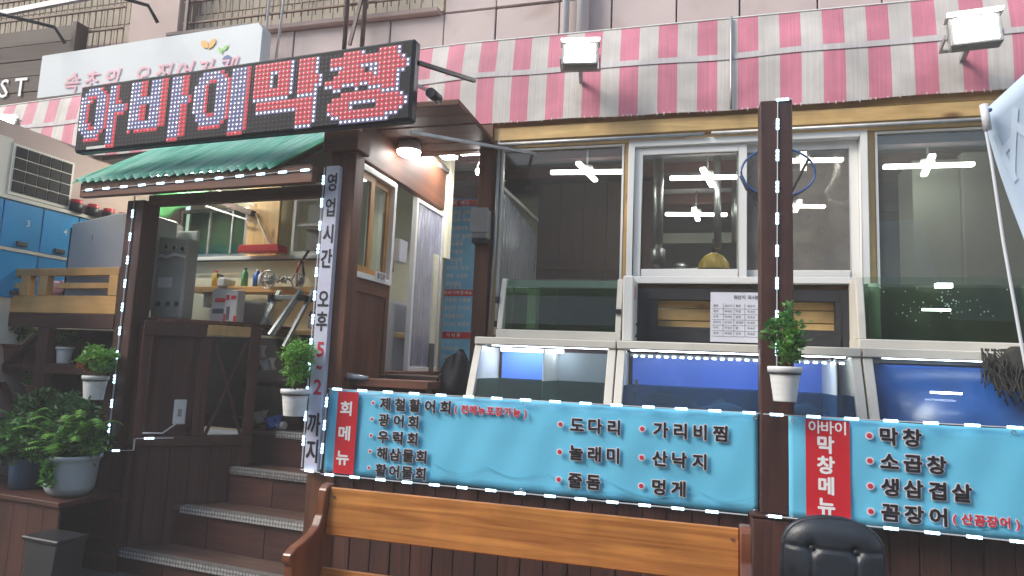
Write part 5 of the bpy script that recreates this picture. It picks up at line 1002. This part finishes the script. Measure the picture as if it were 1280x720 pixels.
# ---------------------------------------------------------------- bench
bn = Thing('bench', 'long varnished orange brown wooden bench in front of the banner', 'bench', (-.8, -.7, 0))
bx0, bx1 = -1.735, .165
bn.part('backrest_plank', MB().prism([(-.612, .602), (-.588, .602), (-.567, .820), (-.592, .824)], 'x', bx0, bx1), 'bench_x', bevel=.006)
bn.part('backrest_rail', MB().prism([(-.635, .385), (-.610, .385), (-.600, .452), (-.625, .455)], 'x', bx0, bx1), 'bench_x', bevel=.004)
for x in (bx0+.03, bx1-.03):
    for z in (.64, .78): bn.part('screw', MB().tube([(x, -.603, z), (x, -.598, z)], .006, 10), 'pipe_dark')
bn.part('seat', B(bx0, bx1, -1.02, -.63, .34, .372), 'bench_x', bevel=.006); bn.part('seat_apron', B(bx0, bx1, -1.0, -.975, .25, .34), 'bench_x', bevel=.003); bn.part('stretcher', B(bx0, bx1, -.80, -.77, .10, .16), 'bench_dark', bevel=.003)
ep = [(-.52, 0), (-.535, .5), (-.525, .80), (-.55, .836), (-.60, .834), (-.622, .815), (-.632, .77), (-.640, .70), (-.665, .655), (-.71, .628), (-.78, .61), (-.84, .598), (-.885, .575), (-.89, .545), (-.865, .52), (-.86, .35), (-.90, .15), (-.96, .0), (-.86, 0), (-.82, .08), (-.62, .08), (-.60, 0)]
bn.part('end_panel', MB().prism(ep, 'x', bx0-.045, bx0), 'bench_dark', bevel=.005); bn.part('end_panel', MB().prism(ep, 'x', bx1, bx1+.045), 'bench_dark', bevel=.005)

# ---------------------------------------------------------------- black tufted office chair
ch = Thing('office_chair', 'black tufted leather office chair at the lower right', 'chair', (.54, -.55, 0))
CX, CY = .545, -.42
tufts = [(-.085, .745), (.085, .745), (-.085, .60), (.085, .60)]
def chair_front(u, v):
    z = .40+.465*v; w_ = .205*(1-.10*v)*(1 if v < .72 else math.sqrt(max(0, 1-((v-.72)/.285)**2.6)))
    x = (u*2-1)*w_
    edge = max(0, 1-abs(u*2-1)**4)*max(0, 1-(max(0, v-.5)*2)**6); y = CY-.045*edge-.02*(1-v)
    for tx_, tz in tufts:
        d2 = (x-tx_)**2+(z-tz)**2; y += .022*math.exp(-d2/.0006)+.006*math.exp(-d2/.004)
    for lx in (-.085, .085): y += .007*math.exp(-((x-lx)/.008)**2)*(1 if z < .745 else 0)
    for lz in (.745, .60, .47): y += .008*math.exp(-((z-lz)/.008)**2)
    return (CX+x, y, z)
bk = ch.part('backrest', MB().surf(chair_front, 72, 60, thick=(0, .07, 0)), 'leather')
for tx_, tz in tufts: ch.part('button', MB().ball((CX+tx_, CY-.028, tz), .010, sy=.5, n=10), 'leather', parent=bk)
rim = [(CX+(.205*(1-.10*v)*(math.sqrt(max(0, 1-((v-.72)/.285)**2.6)) if v > .72 else 1))*sg, CY+.01, .40+.465*v) for sg, vv in ((-1, [i/20 for i in range(21)]), (1, [1-i/20 for i in range(21)])) for v in vv]
ch.part('piping', MB().tube(rim, .012, 8), 'leather', parent=bk)
ch.part('seat', MB().surf(lambda u, v: (CX+(u*2-1)*.23, -.85+.42*v, .42+.045*max(0, 1-(u*2-1)**4)*max(0, 1-(v*2-1)**4)), 20, 20, thick=(0, 0, -.06)), 'leather')
ch.part('gas_column', MB().tube([(CX, -.64, .09), (CX, -.64, .37)], .028, 12), 'black')
for k in range(5):
    a = k*2*pi/5+.3; q = (CX+.27*cos(a), -.64+.27*sin(a), .07); lg = ch.part('leg', MB().bar((CX, -.64, .1), q, .04, .03), 'black', bevel=.004); ch.part('caster', MB().tube([(q[0]-.02, q[1], .03), (q[0]+.02, q[1], .03)], .03, 12), 'black', parent=lg)

# ---------------------------------------------------------------- net, flag, bag, cloth
nt_ = Thing('landing_net', 'round blue rimmed landing net hanging behind the brown post', 'fishing net', (.43, .45, 2.64))
hoop = [(.43+.205*cos(a*pi/20), .47+.03*cos(a*pi/20), 2.637+.145*sin(a*pi/20)) for a in range(40)]
nt_.part('hoop', MB().tube(hoop, .0065, 8, closed=True), 'hoop_blue')
nb = MB()
for i in range(12):
    a0 = -2.6+i*.19; p0 = Vector((.43+.205*cos(a0), .47+.03*cos(a0), 2.637+.145*sin(a0))); q = Vector((.40+(i-6)*.012, .50, 2.40+.01*(i % 3))); nb.tube([p0, p0.lerp(q, .5)+Vector((0, 0, .02)), q], .0022, 4)
for k in range(4): nb.tube([Vector((.43+.205*cos(-2.6+i*.19), .47, 2.637+.145*sin(-2.6+i*.19))).lerp(Vector((.40+(i-6)*.012, .50, 2.40)), .22*(k+1)) for i in range(12)], .0022, 4)
nt_.part('mesh_bag', nb, 'net_dark', stuff=True)
nt_.part('handle', MB().tube([(.60, .49, 2.72), (.47, .52, 2.45), (.40, .56, 2.18)], .008, 8), 'net_dark')
nt_.part('loose_cord', MB().tube([(.225, .46, 2.62), (.26, .46, 2.54), (.34, .47, 2.47), (.40, .48, 2.42)], .012, 6), 'net_dark')
fl = Thing('feather_flag', 'pale blue feather flag with white letters on a bent white pole at the right edge', 'flag', (1.2, -.8, 0))
pp = [(1.32, -.8, 0), (1.22, -.8, .8), (1.145, -.8, 1.30), (1.108, -.8, 1.60), (1.065, -.8, 1.98), (1.038, -.8, 2.285), (1.018, -.8, 2.46), (1.016, -.8, 2.49)]
fl.part('pole', MB().tube(pp, .0062, 10, r2=.005), 'pipe_white'); fl.part('sleeve', MB().tube([(1.030, -.802, 2.40), (1.020, -.802, 2.50)], .014, 10), 'pipe_white'); fl.part('grommet', MB().ball((1.037, -.81, 2.475), .008, n=8), 'hoop_blue')
def flag(u, v, off=0):
    zt = 2.485+(.75*u if u < .4 else .30+.05*(u-.4)); xl = 1.030+(1-v)*.34; zz = 1.0+(zt-1.0)*v
    return (xl+.75*u, -.80+.035*sin(u*7+v*2.2)+.02*sin(v*9+u*3)-off, zz)
fl.part('cloth', MB().surf(lambda u, v: flag(u, v), 24, 24, thick=(0, .003, 0)), 'flag_blue')
fw = MB()
def stroke(p0, p1, wd):
    n = 5; vs = []
    d = Vector((p1[0]-p0[0], p1[1]-p0[1])).normalized(); s_ = Vector((-d.y, d.x))*wd/2
    for i in range(n+1):
        c_ = Vector(p0).lerp(Vector(p1), i/n)
        for sg in (-1, 1): q = c_+s_*sg; vs.append(flag(q.x, q.y, .004))
    fw.add(vs, [(2*i, 2*i+2, 2*i+3, 2*i+1) for i in range(n)])
stroke((.11, .95), (.04, .82), .022); stroke((.075, .89), (.02, .88), .02); stroke((.09, .92), (.16, .84), .02); stroke((.02, .93), (.045, .80), .018)
for i in range(14):
    a0, a1 = 2*pi*i/14, 2*pi*(i+1)/14; stroke((.12+.05*cos(a0), .66+.05*sin(a0)), (.12+.05*cos(a1), .66+.05*sin(a1)), .016)
fl.part('lettering', fw, 'flag_white')
def lump(c, r, seed):
    r_ = random.Random(seed); ph = [r_.uniform(0, 6) for _ in range(4)]
    def f(u, v):
        a = u*2*pi; b_ = v*pi; k = 1+.12*sin(3*a+ph[0])*sin(b_*2)+.08*sin(5*b_+ph[1]+2*a)
        return (c[0]+r[0]*k*sin(b_)*cos(a), c[1]+r[1]*k*sin(b_)*sin(a), c[2]-r[2]*k*cos(b_))
    return MB().surf(f, 20, 12)
t = Thing('backpack', 'black padded bag leaning against the left end of the fish tanks', 'bag', (-1.5, .45, 1.15)); t.part('body', lump((-1.48, .45, 1.28), (.11, .12, .24), 3), 'sign_face'); t.part('strap', MB().tube([(-1.57, .37, 1.38), (-1.60, .34, 1.28), (-1.57, .36, 1.18)], .012, 6), 'black')
t = Thing('fishing_net', 'dark bunched fishing net draped over the top corner of the navy tank', 'fishing net', (1.5, .35, 1.5))
nn = MB(); r_ = random.Random(8)
for i in range(70):
    x = 1.40+r_.uniform(0, .28); z1_ = 1.64; pts = [(x, .40, z1_)]
    for k in range(5): x += r_.uniform(-.035, .04); pts.append((x, .36-.02*k+r_.uniform(-.02, .02), z1_-.06-.055*k*r_.uniform(.8, 1.15)*(.55+.45*min(1, (x-1.36)/.15))))
    nn.tube(pts, .0035, 4)
t.part('mesh', nn, 'net_dark', stuff=True); t.part('bundle', lump((1.56, .42, 1.55), (.14, .07, .10), 5), 'net_dark')
t = Thing('bottle_rack', 'small silver and white bottles lying on the counter behind the banner left end', 'bottle', (-2.05, .05, 1.34)); t.part('bottle', MB().tube([(-2.07, .10, 1.345), (-1.95, .14, 1.335)], .022, 10, r2=.014), 'silver_box'); t.part('cap', MB().tube([(-2.09, .095, 1.346), (-2.07, .10, 1.345)], .014, 10), 'red_plastic')

# ---------------------------------------------------------------- haze volume added to lift shadows like a lens veil
hz = bpy.data.materials.new('lens_veil'); hz.use_nodes = True; ht = hz.node_tree; ht.nodes.remove(ht.nodes['Principled BSDF'])
pv = ht.nodes.new('ShaderNodeVolumePrincipled'); pv.inputs['Color'].default_value = (.96, .94, .95, 1); pv.inputs['Density'].default_value = .010
ht.links.new(pv.outputs[0], ht.nodes['Material Output'].inputs['Volume']); MATS['lens_veil'] = hz
single('haze', B(-26, 26, -18, 8, -1.3, 8.2), 'lens_veil', kind='stuff')

# ---------------------------------------------------------------- repeats share a group
GR = {'floodlight': 'floodlights along the awning', 'ceiling_light': 'lit ceiling lights', 'light_strip': 'white light strips on posts and banners', 'fish_tank': 'glass fish tanks of the shop front',
      'fish': 'fish in the lower tanks', 'potted_plant': 'potted plants on posts and shelves', 'menu_banner': 'cyan menu banners', 'wooden_post': 'brown posts of the shop front', 'carton': 'cartons on the stall counter',
      'fan': 'small fans on the yellow shelf', 'pipe': 'pipes on the upper wall', 'wire_grille': 'wire grilles on the upper wall', 'shop_sign': 'signboards of the neighbouring shops', 'sign_lamp': 'arm lamps over the signboards',
      'extractor_duct': 'steel extractor pipes in the kitchen', 'stacked_pot': 'cooking pots in the kitchen', 'tool_item': 'tools on the stall workbench', 'fishing_net': 'nets by the tanks'}
for o in list(COL.objects):
    if o.parent is None and o.get('category'):
        k = o.name.split('.')[0]
        if k in GR and not o.get('group'): o['group'] = GR[k]
